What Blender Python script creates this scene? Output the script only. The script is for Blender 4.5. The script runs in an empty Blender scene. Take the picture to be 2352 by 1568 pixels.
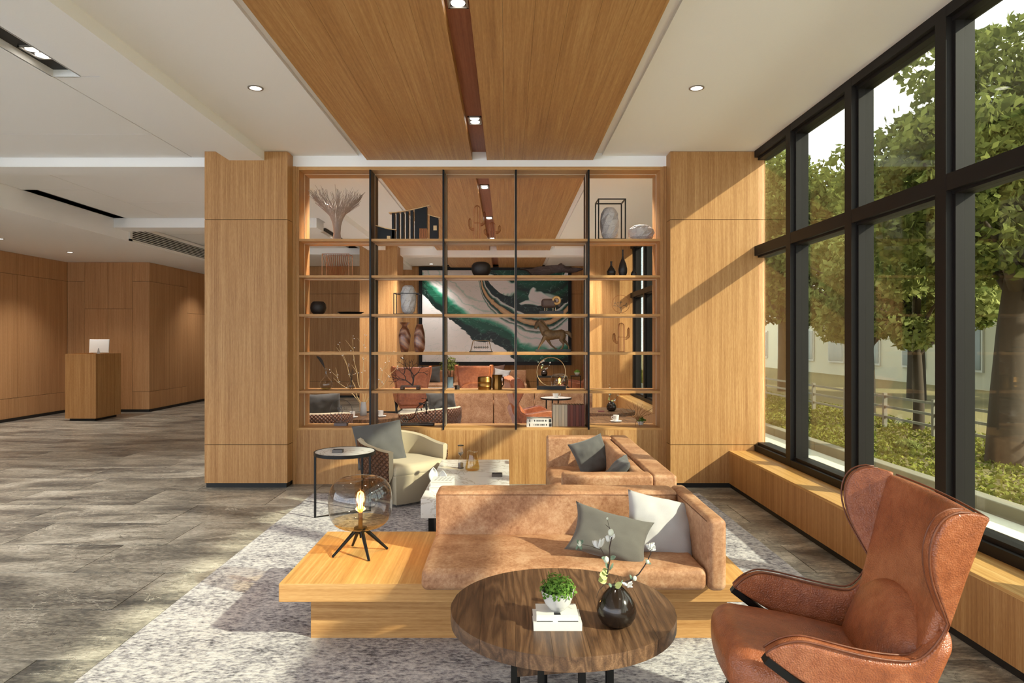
import bpy, bmesh, math, random
import numpy as np
from mathutils import Vector, Matrix, Euler, noise

random.seed(7)
SC = bpy.context.scene
COL = SC.collection
PI = math.pi

# ------------------------------------------------------------------ camera
cam_d = bpy.data.cameras.new('camera')
cam_d.sensor_width = 36.0
cam_d.lens = 24.0
cam_d.shift_x = 12 / 2352
cam_d.shift_y = -4 / 2352
cam_d.clip_start = 0.05
cam_d.clip_end = 300
cam = bpy.data.objects.new('camera', cam_d)
COL.objects.link(cam)
cam.location = (0, 0, 1.5)
cam.rotation_euler = (PI / 2, 0, 0)
SC.camera = cam

# ------------------------------------------------------------------ colour management
vs = SC.view_settings
vs.view_transform = 'Standard'
vs.look = 'None'
vs.gamma = 1.0
vs.use_curve_mapping = False
vs.exposure = 0.97
SC.cycles.use_denoising = True
SC.cycles.use_adaptive_sampling = True
SC.cycles.adaptive_threshold = 0.02
SC.cycles.max_bounces = 8
SC.cycles.diffuse_bounces = 4
SC.cycles.glossy_bounces = 3
SC.cycles.transparent_max_bounces = 16
SC.cycles.caustics_reflective = False
SC.cycles.caustics_refractive = False
SC.cycles.sample_clamp_indirect = 6.0

# ------------------------------------------------------------------ sky
world = bpy.data.worlds.new('sky')
SC.world = world
world.use_nodes = True
wn = world.node_tree.nodes
wl = world.node_tree.links
wn.clear()
w_out = wn.new('ShaderNodeOutputWorld')
w_bg = wn.new('ShaderNodeBackground')
w_tc = wn.new('ShaderNodeTexCoord')
w_map = wn.new('ShaderNodeMapping')
w_map.inputs['Scale'].default_value = (1.2, 1.2, 4.0)
w_noise = wn.new('ShaderNodeTexNoise')
w_noise.inputs['Scale'].default_value = 2.2
w_noise.inputs['Detail'].default_value = 5
w_ramp = wn.new('ShaderNodeValToRGB')
w_ramp.color_ramp.elements[0].position = 0.42
w_ramp.color_ramp.elements[0].color = (0.60, 0.73, 0.90, 1)
w_ramp.color_ramp.elements[1].position = 0.66
w_ramp.color_ramp.elements[1].color = (0.96, 0.95, 0.91, 1)
wl.new(w_tc.outputs['Generated'], w_map.inputs['Vector'])
wl.new(w_map.outputs['Vector'], w_noise.inputs['Vector'])
wl.new(w_noise.outputs['Fac'], w_ramp.inputs['Fac'])
wl.new(w_ramp.outputs['Color'], w_bg.inputs['Color'])
w_bg.inputs['Strength'].default_value = 2.6
wl.new(w_bg.outputs['Background'], w_out.inputs['Surface'])

# ------------------------------------------------------------------ sun
sun_d = bpy.data.lights.new('sun', 'SUN')
sun_d.energy = 6.0
sun_d.angle = math.radians(1.1)
sun_d.color = (1.0, 0.965, 0.91)
sun = bpy.data.objects.new('sun', sun_d)
COL.objects.link(sun)
sun.location = (12, -6, 9)
SUN_DIR = Vector((-1.0, 0.57, -0.70))
sun.rotation_euler = SUN_DIR.to_track_quat('-Z', 'Y').to_euler()

# ------------------------------------------------------------------ helpers
def S(r, g, b):
    def c(x):
        x /= 255.0
        return x / 12.92 if x <= 0.04045 else ((x + 0.055) / 1.055) ** 2.4
    return (c(r), c(g), c(b), 1.0)


class MB:
    """collects geometry for one mesh object"""
    def __init__(self):
        self.v = []
        self.f = []

    def add(self, vs_, fs_):
        o = len(self.v)
        self.v.extend([tuple(p) for p in vs_])
        self.f.extend([tuple(i + o for i in f) for f in fs_])
        return self

    def box(self, x0, x1, y0, y1, z0, z1):
        v = [(x0, y0, z0), (x1, y0, z0), (x1, y1, z0), (x0, y1, z0),
             (x0, y0, z1), (x1, y0, z1), (x1, y1, z1), (x0, y1, z1)]
        f = [(0, 3, 2, 1), (4, 5, 6, 7), (0, 1, 5, 4), (1, 2, 6, 5), (2, 3, 7, 6), (3, 0, 4, 7)]
        return self.add(v, f)

    def rbox(self, x0, x1, y0, y1, z0, z1, r, n=3, m=1, fn=None):
        """box with rounded edges; m inner divisions; fn displaces a vertex"""
        r = min(r, (x1 - x0) / 2.001, (y1 - y0) / 2.001, (z1 - z0) / 2.001)
        lo = (x0, y0, z0)
        hi = (x1, y1, z1)
        ax = []
        for a, b in zip(lo, hi):
            l = [a + r * (1 - math.tan((1 - i / n) * PI / 4)) for i in range(n)]
            l += [a + r + (b - a - 2 * r) * i / m for i in range(m + 1)]
            l += [b - r * (1 - math.tan((i + 1) / n * PI / 4)) for i in range(n)]
            ax.append(l)
        idx = {}
        vv = []
        ff = []

        def vid(p):
            k = (round(p[0], 5), round(p[1], 5), round(p[2], 5))
            if k in idx:
                return idx[k]
            c = [min(max(p[i], lo[i] + r), hi[i] - r) for i in range(3)]
            d = [p[i] - c[i] for i in range(3)]
            L = math.sqrt(d[0] ** 2 + d[1] ** 2 + d[2] ** 2) or 1
            q = tuple(c[i] + r * d[i] / L for i in range(3))
            if fn:
                q = fn(*q)
            idx[k] = len(vv)
            vv.append(q)
            return idx[k]
        for k in range(3):
            i, j = (k + 1) % 3, (k + 2) % 3
            for side, val in ((0, lo[k]), (1, hi[k])):
                for a in range(len(ax[i]) - 1):
                    for b in range(len(ax[j]) - 1):
                        q = []
                        for (da, db) in ((0, 0), (1, 0), (1, 1), (0, 1)):
                            p = [0, 0, 0]
                            p[k] = val
                            p[i] = ax[i][a + da]
                            p[j] = ax[j][b + db]
                            q.append(vid(p))
                        if not side:
                            q.reverse()
                        if len(set(q)) == 4:
                            ff.append(tuple(q))
        return self.add(vv, ff)

    def tube(self, pts, r, n=8, closed=False, caps=True):
        pts = [Vector(p) for p in pts]
        N = len(pts)
        rs = [r] * N if isinstance(r, (int, float)) else list(r)
        vv = []
        prev = None
        for i, p in enumerate(pts):
            if closed:
                t = pts[(i + 1) % N] - pts[i - 1]
            else:
                t = pts[min(i + 1, N - 1)] - pts[max(i - 1, 0)]
            if t.length < 1e-9:
                t = Vector((0, 0, 1))
            t.normalize()
            if prev is None:
                a = Vector((0, 0, 1)) if abs(t.z) < 0.9 else Vector((1, 0, 0))
                u = t.cross(a).normalized()
            else:
                u = prev - t * prev.dot(t)
                if u.length < 1e-6:
                    a = Vector((0, 0, 1)) if abs(t.z) < 0.9 else Vector((1, 0, 0))
                    u = t.cross(a)
                u.normalize()
            prev = u
            w = t.cross(u)
            for k in range(n):
                an = 2 * PI * k / n
                vv.append(tuple(p + (u * math.cos(an) + w * math.sin(an)) * rs[i]))
        ff = []
        for i in range(N if closed else N - 1):
            j = (i + 1) % N
            for k in range(n):
                l = (k + 1) % n
                ff.append((i * n + k, i * n + l, j * n + l, j * n + k))
        if caps and not closed:
            ff.append(tuple(range(n - 1, -1, -1)))
            ff.append(tuple((N - 1) * n + k for k in range(n)))
        return self.add(vv, ff)

    def bar(self, p0, p1, w, d=None, up=(0, 0, 1)):
        """straight bar of rectangular section"""
        p0 = Vector(p0)
        p1 = Vector(p1)
        d = d or w
        t = (p1 - p0).normalized()
        a = Vector(up)
        if abs(t.dot(a)) > 0.95:
            a = Vector((1, 0, 0))
        u = t.cross(a).normalized() * (w / 2)
        v = t.cross(u).normalized() * (d / 2)
        q = [p + s * u + r_ * v for p in (p0, p1) for s, r_ in ((-1, -1), (1, -1), (1, 1), (-1, 1))]
        return self.add(q, [(0, 3, 2, 1), (4, 5, 6, 7), (0, 1, 5, 4), (1, 2, 6, 5), (2, 3, 7, 6), (3, 0, 4, 7)])

    def lathe(self, prof, n=32, c=(0, 0, 0), sx=1, sy=1):
        """prof: list of (r, z), bottom to top"""
        vv = []
        rings = []
        for r, z in prof:
            if r < 1e-6:
                rings.append([len(vv)])
                vv.append((c[0], c[1], c[2] + z))
            else:
                rings.append(list(range(len(vv), len(vv) + n)))
                for k in range(n):
                    a = 2 * PI * k / n
                    vv.append((c[0] + sx * r * math.cos(a), c[1] + sy * r * math.sin(a), c[2] + z))
        ff = []
        for a, b in zip(rings[:-1], rings[1:]):
            if len(a) == 1 and len(b) == 1:
                continue
            for k in range(n):
                l = (k + 1) % n
                if len(a) == 1:
                    ff.append((a[0], b[l], b[k]))
                elif len(b) == 1:
                    ff.append((a[k], a[l], b[0]))
                else:
                    ff.append((a[k], a[l], b[l], b[k]))
        return self.add(vv, ff)

    def prism(self, poly, a0, a1, plane='xz'):
        """extrude a 2-D outline; plane names the outline's axes"""
        n = len(poly)
        vv = []
        for a in (a0, a1):
            for p in poly:
                vv.append({'xz': (p[0], a, p[1]), 'xy': (p[0], p[1], a), 'yz': (a, p[0], p[1])}[plane])
        ff = [tuple(range(n)), tuple(range(2 * n - 1, n - 1, -1))]
        for i in range(n):
            j = (i + 1) % n
            ff.append((j, i, n + i, n + j))
        return self.add(vv, ff)

    def grid(self, rows, wrap=False):
        nr, nc = len(rows), len(rows[0])
        vv = [p for r in rows for p in r]
        ff = []
        for i in range(nr - 1):
            for j in range(nc if wrap else nc - 1):
                k = (j + 1) % nc
                ff.append((i * nc + j, i * nc + k, (i + 1) * nc + k, (i + 1) * nc + j))
        return self.add(vv, ff)

    def ball(self, c, rx, ry=None, rz=None, nu=16, nv=10):
        ry = ry or rx
        rz = rz or rx
        pr = [(math.sin(PI * i / nv) * 1.0, -math.cos(PI * i / nv)) for i in range(nv + 1)]
        pr[0] = (0, -1)
        pr[-1] = (0, 1)
        o = len(self.v)
        self.lathe([(r, z * rz) for r, z in pr], nu, c, rx, ry)
        return self

    def xf(self, m):
        self.v = [tuple(m @ Vector(p)) for p in self.v]
        return self

    def build(self, name, mat, parent=None, smooth=None, world=False, solid=0.0, subd=0, matfn=None, off=-1):
        me = bpy.data.meshes.new(name)
        v = self.v
        if world and parent is not None:
            L = parent.location
            v = [(p[0] - L.x, p[1] - L.y, p[2] - L.z) for p in v]
        me.from_pydata(v, [], self.f)
        mats = mat if isinstance(mat, (list, tuple)) else [mat]
        for m in mats:
            me.materials.append(m)
        me.update()
        bm = bmesh.new()
        bm.from_mesh(me)
        bmesh.ops.recalc_face_normals(bm, faces=bm.faces)
        bm.to_mesh(me)
        bm.free()
        if matfn:
            for p in me.polygons:
                p.material_index = matfn(p.normal)
        if smooth is not None:
            me.polygons.foreach_set('use_smooth', [True] * len(me.polygons))
            if smooth < 180:
                me.set_sharp_from_angle(angle=math.radians(smooth))
        ob = bpy.data.objects.new(name, me)
        COL.objects.link(ob)
        if parent is not None:
            ob.parent = parent
        if solid:
            md = ob.modifiers.new('solidify', 'SOLIDIFY')
            md.thickness = solid
            md.offset = off
            md.use_even_offset = False
        if subd:
            md = ob.modifiers.new('subsurf', 'SUBSURF')
            md.levels = subd
            md.render_levels = subd
        return ob


def tag(o, label=None, cat=None, group=None, kind=None):
    if label:
        o['label'] = label
    if cat:
        o['category'] = cat
    if group:
        o['group'] = group
    if kind:
        o['kind'] = kind
    return o


def thing(name, label, cat, loc=(0, 0, 0), rz=0.0, group=None):
    o = bpy.data.objects.new(name, None)
    COL.objects.link(o)
    o.empty_display_size = 0.1
    o.location = loc
    o.rotation_euler = (0, 0, rz)
    return tag(o, label, cat, group)


def struct(o, label=None):
    return tag(o, label, None, None, 'structure')


def dup(root, loc, rz, label=None, group=None):
    r = root.copy()
    COL.objects.link(r)
    r.location = loc
    r.rotation_euler = (r.rotation_euler[0], r.rotation_euler[1], rz)
    if label:
        r['label'] = label
    if group:
        r['group'] = group
    for ch in list(root.children):
        c = ch.copy()
        COL.objects.link(c)
        c.parent = r
        for g in list(ch.children):
            d = g.copy()
            COL.objects.link(d)
            d.parent = c
    return r


def smoothstep(a, b, x):
    t = min(1, max(0, (x - a) / (b - a)))
    return t * t * (3 - 2 * t)


def interp(pts, t):
    """catmull-rom through pts, t in 0..1"""
    n = len(pts) - 1
    x = min(max(t, 0), 1) * n
    i = min(int(x), n - 1)
    u = x - i
    P = [Vector(pts[max(i - 1, 0)]), Vector(pts[i]), Vector(pts[i + 1]), Vector(pts[min(i + 2, n)])]
    return 0.5 * ((2 * P[1]) + (P[2] - P[0]) * u + (2 * P[0] - 5 * P[1] + 4 * P[2] - P[3]) * u * u
                  + (3 * P[1] - P[0] - 3 * P[2] + P[3]) * u ** 3)


# ------------------------------------------------------------------ materials
class N:
    """a small node-tree writer"""
    def __init__(self, name):
        self.m = bpy.data.materials.new(name)
        self.m.use_nodes = True
        self.t = self.m.node_tree
        self.t.nodes.clear()
        self.out = self.n('ShaderNodeOutputMaterial')

    def n(self, typ, **kw):
        nd = self.t.nodes.new(typ)
        for k, v in kw.items():
            if hasattr(nd, k):
                setattr(nd, k, v)
            else:
                nd.inputs[k.replace('_', ' ')].default_value = v
        return nd

    def l(self, a, b):
        self.t.links.new(a, b)

    def coords(self, scale=(1, 1, 1), kind='Object', rot=(0, 0, 0), loc=(0, 0, 0), rand=0.0):
        tc = self.n('ShaderNodeTexCoord')
        mp = self.n('ShaderNodeMapping')
        mp.inputs['Scale'].default_value = scale
        mp.inputs['Rotation'].default_value = rot
        mp.inputs['Location'].default_value = loc
        src = tc.outputs[kind]
        if rand:
            oi = self.n('ShaderNodeObjectInfo')
            mu = self.n('ShaderNodeMath', operation='MULTIPLY')
            mu.inputs[1].default_value = rand
            self.l(oi.outputs['Random'], mu.inputs[0])
            ad = self.n('ShaderNodeVectorMath', operation='ADD')
            self.l(src, ad.inputs[0])
            self.l(mu.outputs[0], ad.inputs[1])
            src = ad.outputs[0]
        self.l(src, mp.inputs['Vector'])
        return mp.outputs['Vector']

    def noise(self, vec, scale=5, detail=4, rough=0.55, dist=0.0):
        nd = self.n('ShaderNodeTexNoise')
        nd.inputs['Scale'].default_value = scale
        nd.inputs['Detail'].default_value = detail
        nd.inputs['Roughness'].default_value = rough
        nd.inputs['Distortion'].default_value = dist
        self.l(vec, nd.inputs['Vector'])
        return nd.outputs['Fac']

    def math(self, op, a, b=None, c=None):
        nd = self.n('ShaderNodeMath', operation=op)
        for i, x in enumerate((a, b, c)):
            if x is None:
                continue
            if isinstance(x, (int, float)):
                nd.inputs[i].default_value = x
            else:
                self.l(x, nd.inputs[i])
        return nd.outputs[0]

    def ramp(self, fac, stops, interp_='LINEAR'):
        nd = self.n('ShaderNodeValToRGB')
        cr = nd.color_ramp
        cr.interpolation = interp_
        while len(cr.elements) < len(stops):
            cr.elements.new(0.5)
        for e, (p, c) in zip(cr.elements, stops):
            e.position = p
            e.color = c
        self.l(fac, nd.inputs['Fac'])
        return nd.outputs['Color']

    def mix(self, fac, a, b, blend='MIX'):
        nd = self.n('ShaderNodeMix', data_type='RGBA', blend_type=blend)
        for i, x in ((0, fac), (6, a), (7, b)):
            if isinstance(x, (int, float)):
                nd.inputs[i].default_value = x
            elif isinstance(x, tuple):
                nd.inputs[i].default_value = x
            else:
                self.l(x, nd.inputs[i])
        return nd.outputs[2]

    def bsdf(self, color, rough=0.5, metal=0.0, spec=0.5, bump=None, bump_s=0.2, bump_d=0.01, **kw):
        b = self.n('ShaderNodeBsdfPrincipled')
        for key, x in (('Base Color', color), ('Roughness', rough), ('Metallic', metal), ('Specular IOR Level', spec)):
            if isinstance(x, (int, float, tuple)):
                b.inputs[key].default_value = x
            else:
                self.l(x, b.inputs[key])
        for k, v in kw.items():
            b.inputs[k.replace('_', ' ')].default_value = v
        if bump is not None:
            bp = self.n('ShaderNodeBump')
            bp.inputs['Strength'].default_value = bump_s
            bp.inputs['Distance'].default_value = bump_d
            self.l(bump, bp.inputs['Height'])
            self.l(bp.outputs['Normal'], b.inputs['Normal'])
        self.l(b.outputs['BSDF'], self.out.inputs['Surface'])
        return self.m


def plain(name, col, rough=0.5, metal=0.0, spec=0.5, bump=0.0, bscale=80, **kw):
    n = N(name)
    v = n.coords()
    f = n.noise(v, bscale, 3)
    c = n.mix(n.math('MULTIPLY', f, 0.22), col, tuple(x * 0.72 for x in col[:3]) + (1,))
    return n.bsdf(c, rough, metal, spec, f if bump else None, bump, 0.004, **kw)


def wood(name, axis, dark, mid, light, fine=95.0, band=11.0, rough=0.5, spec=0.35, streak=0.55, rand=0.0):
    n = N(name)
    k = {'x': 0, 'y': 1, 'z': 2}[axis]
    s1 = [1.0] * 3
    s1[k] = 0.018
    s2 = [1.0] * 3
    s2[k] = 0.006
    s3 = [1.0] * 3
    s3[k] = 0.12
    fa = n.noise(n.coords(tuple(s1), rand=rand), fine, 3, 0.6)
    fb = n.noise(n.coords(tuple(s2), rand=rand), band, 6, 0.75)
    fc = n.noise(n.coords(tuple(s3), rand=rand), fine * 2.2, 2, 0.5)
    m = n.math('ADD', n.math('MULTIPLY', fa, 0.50), n.math('MULTIPLY', fb, streak))
    m = n.math('ADD', m, n.math('MULTIPLY', fc, 0.22))
    tot = 0.50 + streak + 0.22
    m = n.math('DIVIDE', m, tot)
    c = n.ramp(m, [(0.36, dark), (0.50, mid), (0.64, light)])
    return n.bsdf(c, rough, 0.0, spec, fa, 0.08, 0.002)


OAK = wood('oak_veneer_upright', 'z', S(146, 100, 56), S(174, 128, 78), S(198, 156, 104), 100, 13, 0.5)
OAK_Y = wood('oak_veneer_lengthwise', 'y', S(154, 108, 62), S(180, 134, 82), S(202, 160, 106), 60, 7, 0.5)
OAK_X = wood('oak_veneer_crosswise', 'x', S(156, 108, 58), S(184, 137, 82), S(206, 162, 106), 90, 14, 0.45)
OAK_TOP = wood('oak_bench_top', 'y', S(168, 120, 62), S(196, 149, 86), S(222, 182, 120), 50, 16, 0.42, 0.4, 1.1)
LOBBY = wood('lobby_veneer', 'z', S(162, 118, 78), S(186, 140, 96), S(202, 158, 114), 80, 9, 0.5, 0.3, rand=9.0)
WALNUT = wood('walnut_slot', 'y', S(128, 74, 48), S(150, 90, 60), S(166, 106, 74), 60, 8, 0.5)

WHITE = plain('white_plaster', S(251, 250, 248), 0.9, spec=0.1, bump=0.05, bscale=200)
DARKGAP = plain('dark_gap', S(22, 22, 20), 0.9, spec=0.1)
BLACK = plain('black_skirting', S(20, 18, 16), 0.6)
BMETAL = plain('black_metal', S(26, 25, 24), 0.38, 0.6)
BRONZE = plain('bronze_frame', S(29, 25, 23), 0.5, 0.0, 0.2)
COPPER = plain('copper_wire', S(176, 112, 74), 0.35, 0.9)
IRON = plain('grey_iron', S(96, 90, 86), 0.45, 0.7)
BRASS = plain('aged_brass', S(138, 98, 48), 0.36, 0.9)
GOLDW = plain('pale_brass', S(200, 166, 120), 0.3, 0.8)
CERAM = plain('white_ceramic', S(212, 210, 206), 0.25)
PAPER = plain('white_paper', S(212, 210, 206), 0.7)
PAPERD = plain('page_edges', S(214, 208, 196), 0.8)
INK = plain('black_ink', S(34, 34, 36), 0.6)
DKCLAY = plain('dark_clay', S(38, 27, 21), 0.6, bump=0.3, bscale=60)
DKVASE = plain('dark_glazed_vase', S(44, 35, 29), 0.12, 0.35, 0.6)
GREYF = plain('grey_ceramic', S(150, 150, 150), 0.6)


def fabric(name, c, rough=0.95, sc=420):
    n = N(name)
    v = n.coords()
    a = n.noise(v, sc, 2)
    b = n.noise(v, 6, 4)
    col = n.mix(n.math('MULTIPLY', a, 0.4), c, tuple(x * 0.6 for x in c[:3]) + (1,))
    col = n.mix(n.math('MULTIPLY', b, 0.25), col, tuple(min(1, x * 1.25) for x in c[:3]) + (1,))
    return n.bsdf(col, rough, 0, 0.15, a, 0.25, 0.002, Sheen_Weight=0.15)


CREAM = fabric('cream_velvet', S(184, 170, 144))
CHAR = fabric('charcoal_linen', S(88, 86, 84))
CHAR2 = fabric('taupe_linen', S(98, 94, 88))
LGREY = fabric('light_grey_cotton', S(178, 175, 174))


def leather(name, dark, mid, light, sc=5.0, rough=0.5, grain=160, gs=0.15, spec=0.45):
    n = N(name)
    v = n.coords()
    a = n.noise(v, sc, 6, 0.65, 0.4)
    b = n.noise(v, sc * 9, 5, 0.7)
    f = n.math('ADD', n.math('MULTIPLY', a, 0.55), n.math('MULTIPLY', b, 0.45))
    c = n.ramp(f, [(0.36, dark), (0.50, mid), (0.63, light)])
    vo = n.n('ShaderNodeTexVoronoi')
    vo.inputs['Scale'].default_value = grain
    n.l(v, vo.inputs['Vector'])
    return n.bsdf(c, rough, 0, spec, vo.outputs['Distance'], gs, 0.003)


TAN = leather('tan_leather', S(138, 92, 62), S(172, 127, 93), S(194, 155, 121), 7, 0.55, 220, 0.08, 0.35)
COGNAC = leather('cognac_leather', S(120, 64, 37), S(150, 84, 50), S(170, 104, 68), 3, 0.33, 190, 0.5, 0.5)
COGNACD = leather('dark_cognac_piping', S(92, 48, 28), S(110, 60, 36), S(126, 72, 46), 3, 0.45)
PINKL = leather('rosy_leather', S(150, 88, 62), S(172, 106, 78), S(188, 124, 94), 3, 0.5)


def quilt():
    n = N('quilted_brown_leather')
    v = n.coords()
    sp = n.n('ShaderNodeSeparateXYZ')
    n.l(v, sp.inputs[0])
    at = n.math('MULTIPLY', n.math('ARCTAN2', sp.outputs[1], sp.outputs[0]), 0.36)
    p = n.math('ADD', at, sp.outputs[2])
    q = n.math('SUBTRACT', at, sp.outputs[2])
    a = n.math('ABSOLUTE', n.math('SINE', n.math('MULTIPLY', p, 68.0)))
    b = n.math('ABSOLUTE', n.math('SINE', n.math('MULTIPLY', q, 68.0)))
    h = n.math('POWER', n.math('MULTIPLY', a, b), 0.5)
    c = n.ramp(h, [(0.0, S(50, 29, 18)), (0.45, S(96, 60, 38)), (1.0, S(108, 70, 46))])
    return n.bsdf(c, 0.5, 0, 0.4, h, 0.8, 0.02)


QUILT = quilt()


def rug_mat():
    n = N('grey_speckled_rug')
    v = n.coords((1, 1.0, 1))
    a = n.noise(n.coords((1.0, 1.7, 1)), 32, 3, 0.65)
    b = n.noise(v, 4, 4, 0.6)
    d = n.noise(v, 260, 2, 0.5)
    f = n.math('ADD', n.math('MULTIPLY', a, 0.62), n.math('MULTIPLY', b, 0.26))
    f = n.math('ADD', f, n.math('MULTIPLY', d, 0.12))
    c = n.ramp(f, [(0.36, S(86, 84, 88)), (0.46, S(150, 147, 151)), (0.54, S(186, 183, 184)), (0.66, S(208, 205, 203))])
    return n.bsdf(c, 0.98, 0, 0.05, a, 0.6, 0.012)


RUG = rug_mat()


def stone_floor():
    n = N('grey_brown_marble_tile')
    g = n.n('ShaderNodeNewGeometry')
    oi = n.n('ShaderNodeObjectInfo')
    rv = n.n('ShaderNodeVectorMath', operation='MULTIPLY')
    rv.inputs[1].default_value = (37.0, 19.0, 11.0)
    n.l(oi.outputs['Random'], rv.inputs[0])
    ad = n.n('ShaderNodeVectorMath', operation='ADD')
    n.l(g.outputs['Position'], ad.inputs[0])
    n.l(rv.outputs[0], ad.inputs[1])

    def mp(scale, rot=0.0):
        m = n.n('ShaderNodeMapping')
        m.inputs['Scale'].default_value = scale
        m.inputs['Rotation'].default_value = (0, 0, rot)
        n.l(ad.outputs[0], m.inputs['Vector'])
        return m.outputs['Vector']
    base = n.noise(mp((0.7, 2.0, 1), 0.35), 1.6, 8, 0.62, 0.6)
    fine = n.noise(mp((1.0, 2.6, 1), 0.35), 22, 5, 0.7)
    f = n.math('ADD', n.math('MULTIPLY', base, 0.62), n.math('MULTIPLY', fine, 0.38))
    c = n.ramp(f, [(0.38, S(78, 78, 76)), (0.46, S(124, 121, 113)), (0.53, S(162, 157, 144)), (0.62, S(206, 201, 188))])
    ve = n.noise(mp((0.8, 1.5, 1), 0.6), 1.7, 7, 0.62, 1.6)
    vn = n.math('ABSOLUTE', n.math('SUBTRACT', ve, 0.5))
    vm = n.noise(mp((1, 1, 1)), 2.3, 2)
    mask = n.math('MULTIPLY', n.math('LESS_THAN', vn, 0.008), n.math('GREATER_THAN', vm, 0.53))
    c2 = n.mix(n.math('MULTIPLY', mask, 0.6), c, S(206, 202, 188))
    dark = n.noise(mp((1.1, 1.4, 1), 0.9), 2.6, 6, 0.6, 1.2)
    dn = n.math('LESS_THAN', n.math('ABSOLUTE', n.math('SUBTRACT', dark, 0.47)), 0.005)
    c3 = n.mix(n.math('MULTIPLY', dn, 0.5), c2, S(58, 54, 48))
    return n.bsdf(c3, 0.34, 0, 0.4)


STONE = stone_floor()


def marble(name, base, vein, sc=2.0, rough=0.2):
    n = N(name)
    v = n.coords((1, 1, 1), rot=(0.3, 0.2, 0.7))
    a = n.noise(v, sc, 7, 0.62, 1.8)
    d = n.math('ABSOLUTE', n.math('SUBTRACT', a, 0.5))
    c = n.ramp(d, [(0.0, vein), (0.022, base), (1.0, base)])
    b = n.noise(v, sc * 1.7, 4)
    c = n.mix(n.math('MULTIPLY', n.math('GREATER_THAN', b, 0.5), 0.0), c, base)
    return n.bsdf(c, rough, 0, 0.5)


MARBLE = marble('white_marble', S(224, 222, 218), S(184, 176, 164), 1.9)
STONEW = marble('pale_grey_stone', S(196, 190, 186), S(150, 142, 140), 9, 0.6)


def table_wood():
    n = N('dark_brushed_oak')
    base = n.noise(n.coords((1.0, 0.07, 0.5), rand=5.0), 11.0, 2, 0.5, 0.3)
    rings = n.math('FRACT', n.math('MULTIPLY', base, 9.0))
    rings = n.math('ABSOLUTE', n.math('SUBTRACT', rings, 0.5))
    a = n.noise(n.coords((1, 0.05, 1), rand=5.0), 190, 4, 0.7)
    b = n.noise(n.coords((1, 0.25, 1), rand=5.0), 7, 3, 0.5)
    f = n.math('ADD', n.math('MULTIPLY', rings, 0.50), n.math('MULTIPLY', a, 0.50))
    f = n.math('ADD', f, n.math('MULTIPLY', b, 0.25))
    c = n.ramp(f, [(0.32, S(64, 44, 30)), (0.52, S(98, 70, 48)), (0.72, S(132, 100, 72))])
    oi = n.n('ShaderNodeObjectInfo')
    c = n.mix(n.math('MULTIPLY', oi.outputs['Random'], 0.3), c, S(58, 40, 28))
    return n.bsdf(c, 0.42, 0, 0.45, f, 0.25, 0.003)


TWOOD = table_wood()


def thin_glass(name, tint=(0.9, 0.9, 0.88), gloss=1.0, ior=1.45, fmax=1.0):
    n = N(name)
    tr = n.n('ShaderNodeBsdfTransparent')
    tr.inputs['Color'].default_value = tint + (1,)
    gl = n.n('ShaderNodeBsdfGlossy')
    gl.inputs['Roughness'].default_value = 0.02
    gl.inputs['Color'].default_value = (gloss, gloss, gloss, 1)
    lw_ = n.n('ShaderNodeLayerWeight')
    lw_.inputs['Blend'].default_value = 0.5
    f0 = ((ior - 1) / (ior + 1)) ** 2
    fr = n.math('ADD', f0, n.math('MULTIPLY', n.math('POWER', lw_.outputs['Facing'], 4.5), (1 - f0) * fmax))
    mx = n.n('ShaderNodeMixShader')
    n.l(fr, mx.inputs[0])
    n.l(tr.outputs[0], mx.inputs[1])
    n.l(gl.outputs[0], mx.inputs[2])
    n.l(mx.outputs[0], n.out.inputs['Surface'])
    return n.m


GLASS = thin_glass('window_glass', (0.76, 0.77, 0.69), 0.9, 1.45)
CLEAR = thin_glass('clear_glass', (0.93, 0.92, 0.90), 1.0, 1.5)
SMOKE = thin_glass('smoky_glass', (0.76, 0.72, 0.68), 1.0, 1.7)
HONEY = thin_glass('honey_glass', (0.95, 0.86, 0.62), 1.0, 1.5)
AMBER = thin_glass('amber_glass', (0.92, 0.72, 0.42), 1.0, 1.5)


def emit(name, col, s):
    n = N(name)
    e = n.n('ShaderNodeEmission')
    e.inputs['Color'].default_value = col
    e.inputs['Strength'].default_value = s
    n.l(e.outputs[0], n.out.inputs['Surface'])
    return n.m


LAMP_ON = emit('lit_lens', (1, 0.95, 0.86, 1), 3.0)
FILAMENT = emit('filament', (1, 0.66, 0.26, 1), 7.0)


def leafmat(name, c1, c2, trans=0.35):
    n = N(name)
    g = n.n('ShaderNodeNewGeometry')
    a = n.noise(g.outputs['Position'], 2.2, 4)
    b = n.n('ShaderNodeTexWhiteNoise', noise_dimensions='3D')
    n.l(g.outputs['Position'], b.inputs['Vector'])
    f = n.math('ADD', n.math('MULTIPLY', a, 0.8), n.math('MULTIPLY', g.outputs['Random Per Island'], 0.3))
    c = n.ramp(f, [(0.30, c1), (0.78, c2)])
    d = n.n('ShaderNodeBsdfDiffuse')
    t = n.n('ShaderNodeBsdfTranslucent')
    n.l(c, d.inputs['Color'])
    n.l(c, t.inputs['Color'])
    mx = n.n('ShaderNodeMixShader')
    mx.inputs[0].default_value = trans
    n.l(d.outputs[0], mx.inputs[1])
    n.l(t.outputs[0], mx.inputs[2])
    n.l(mx.outputs[0], n.out.inputs['Surface'])
    return n.m


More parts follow.
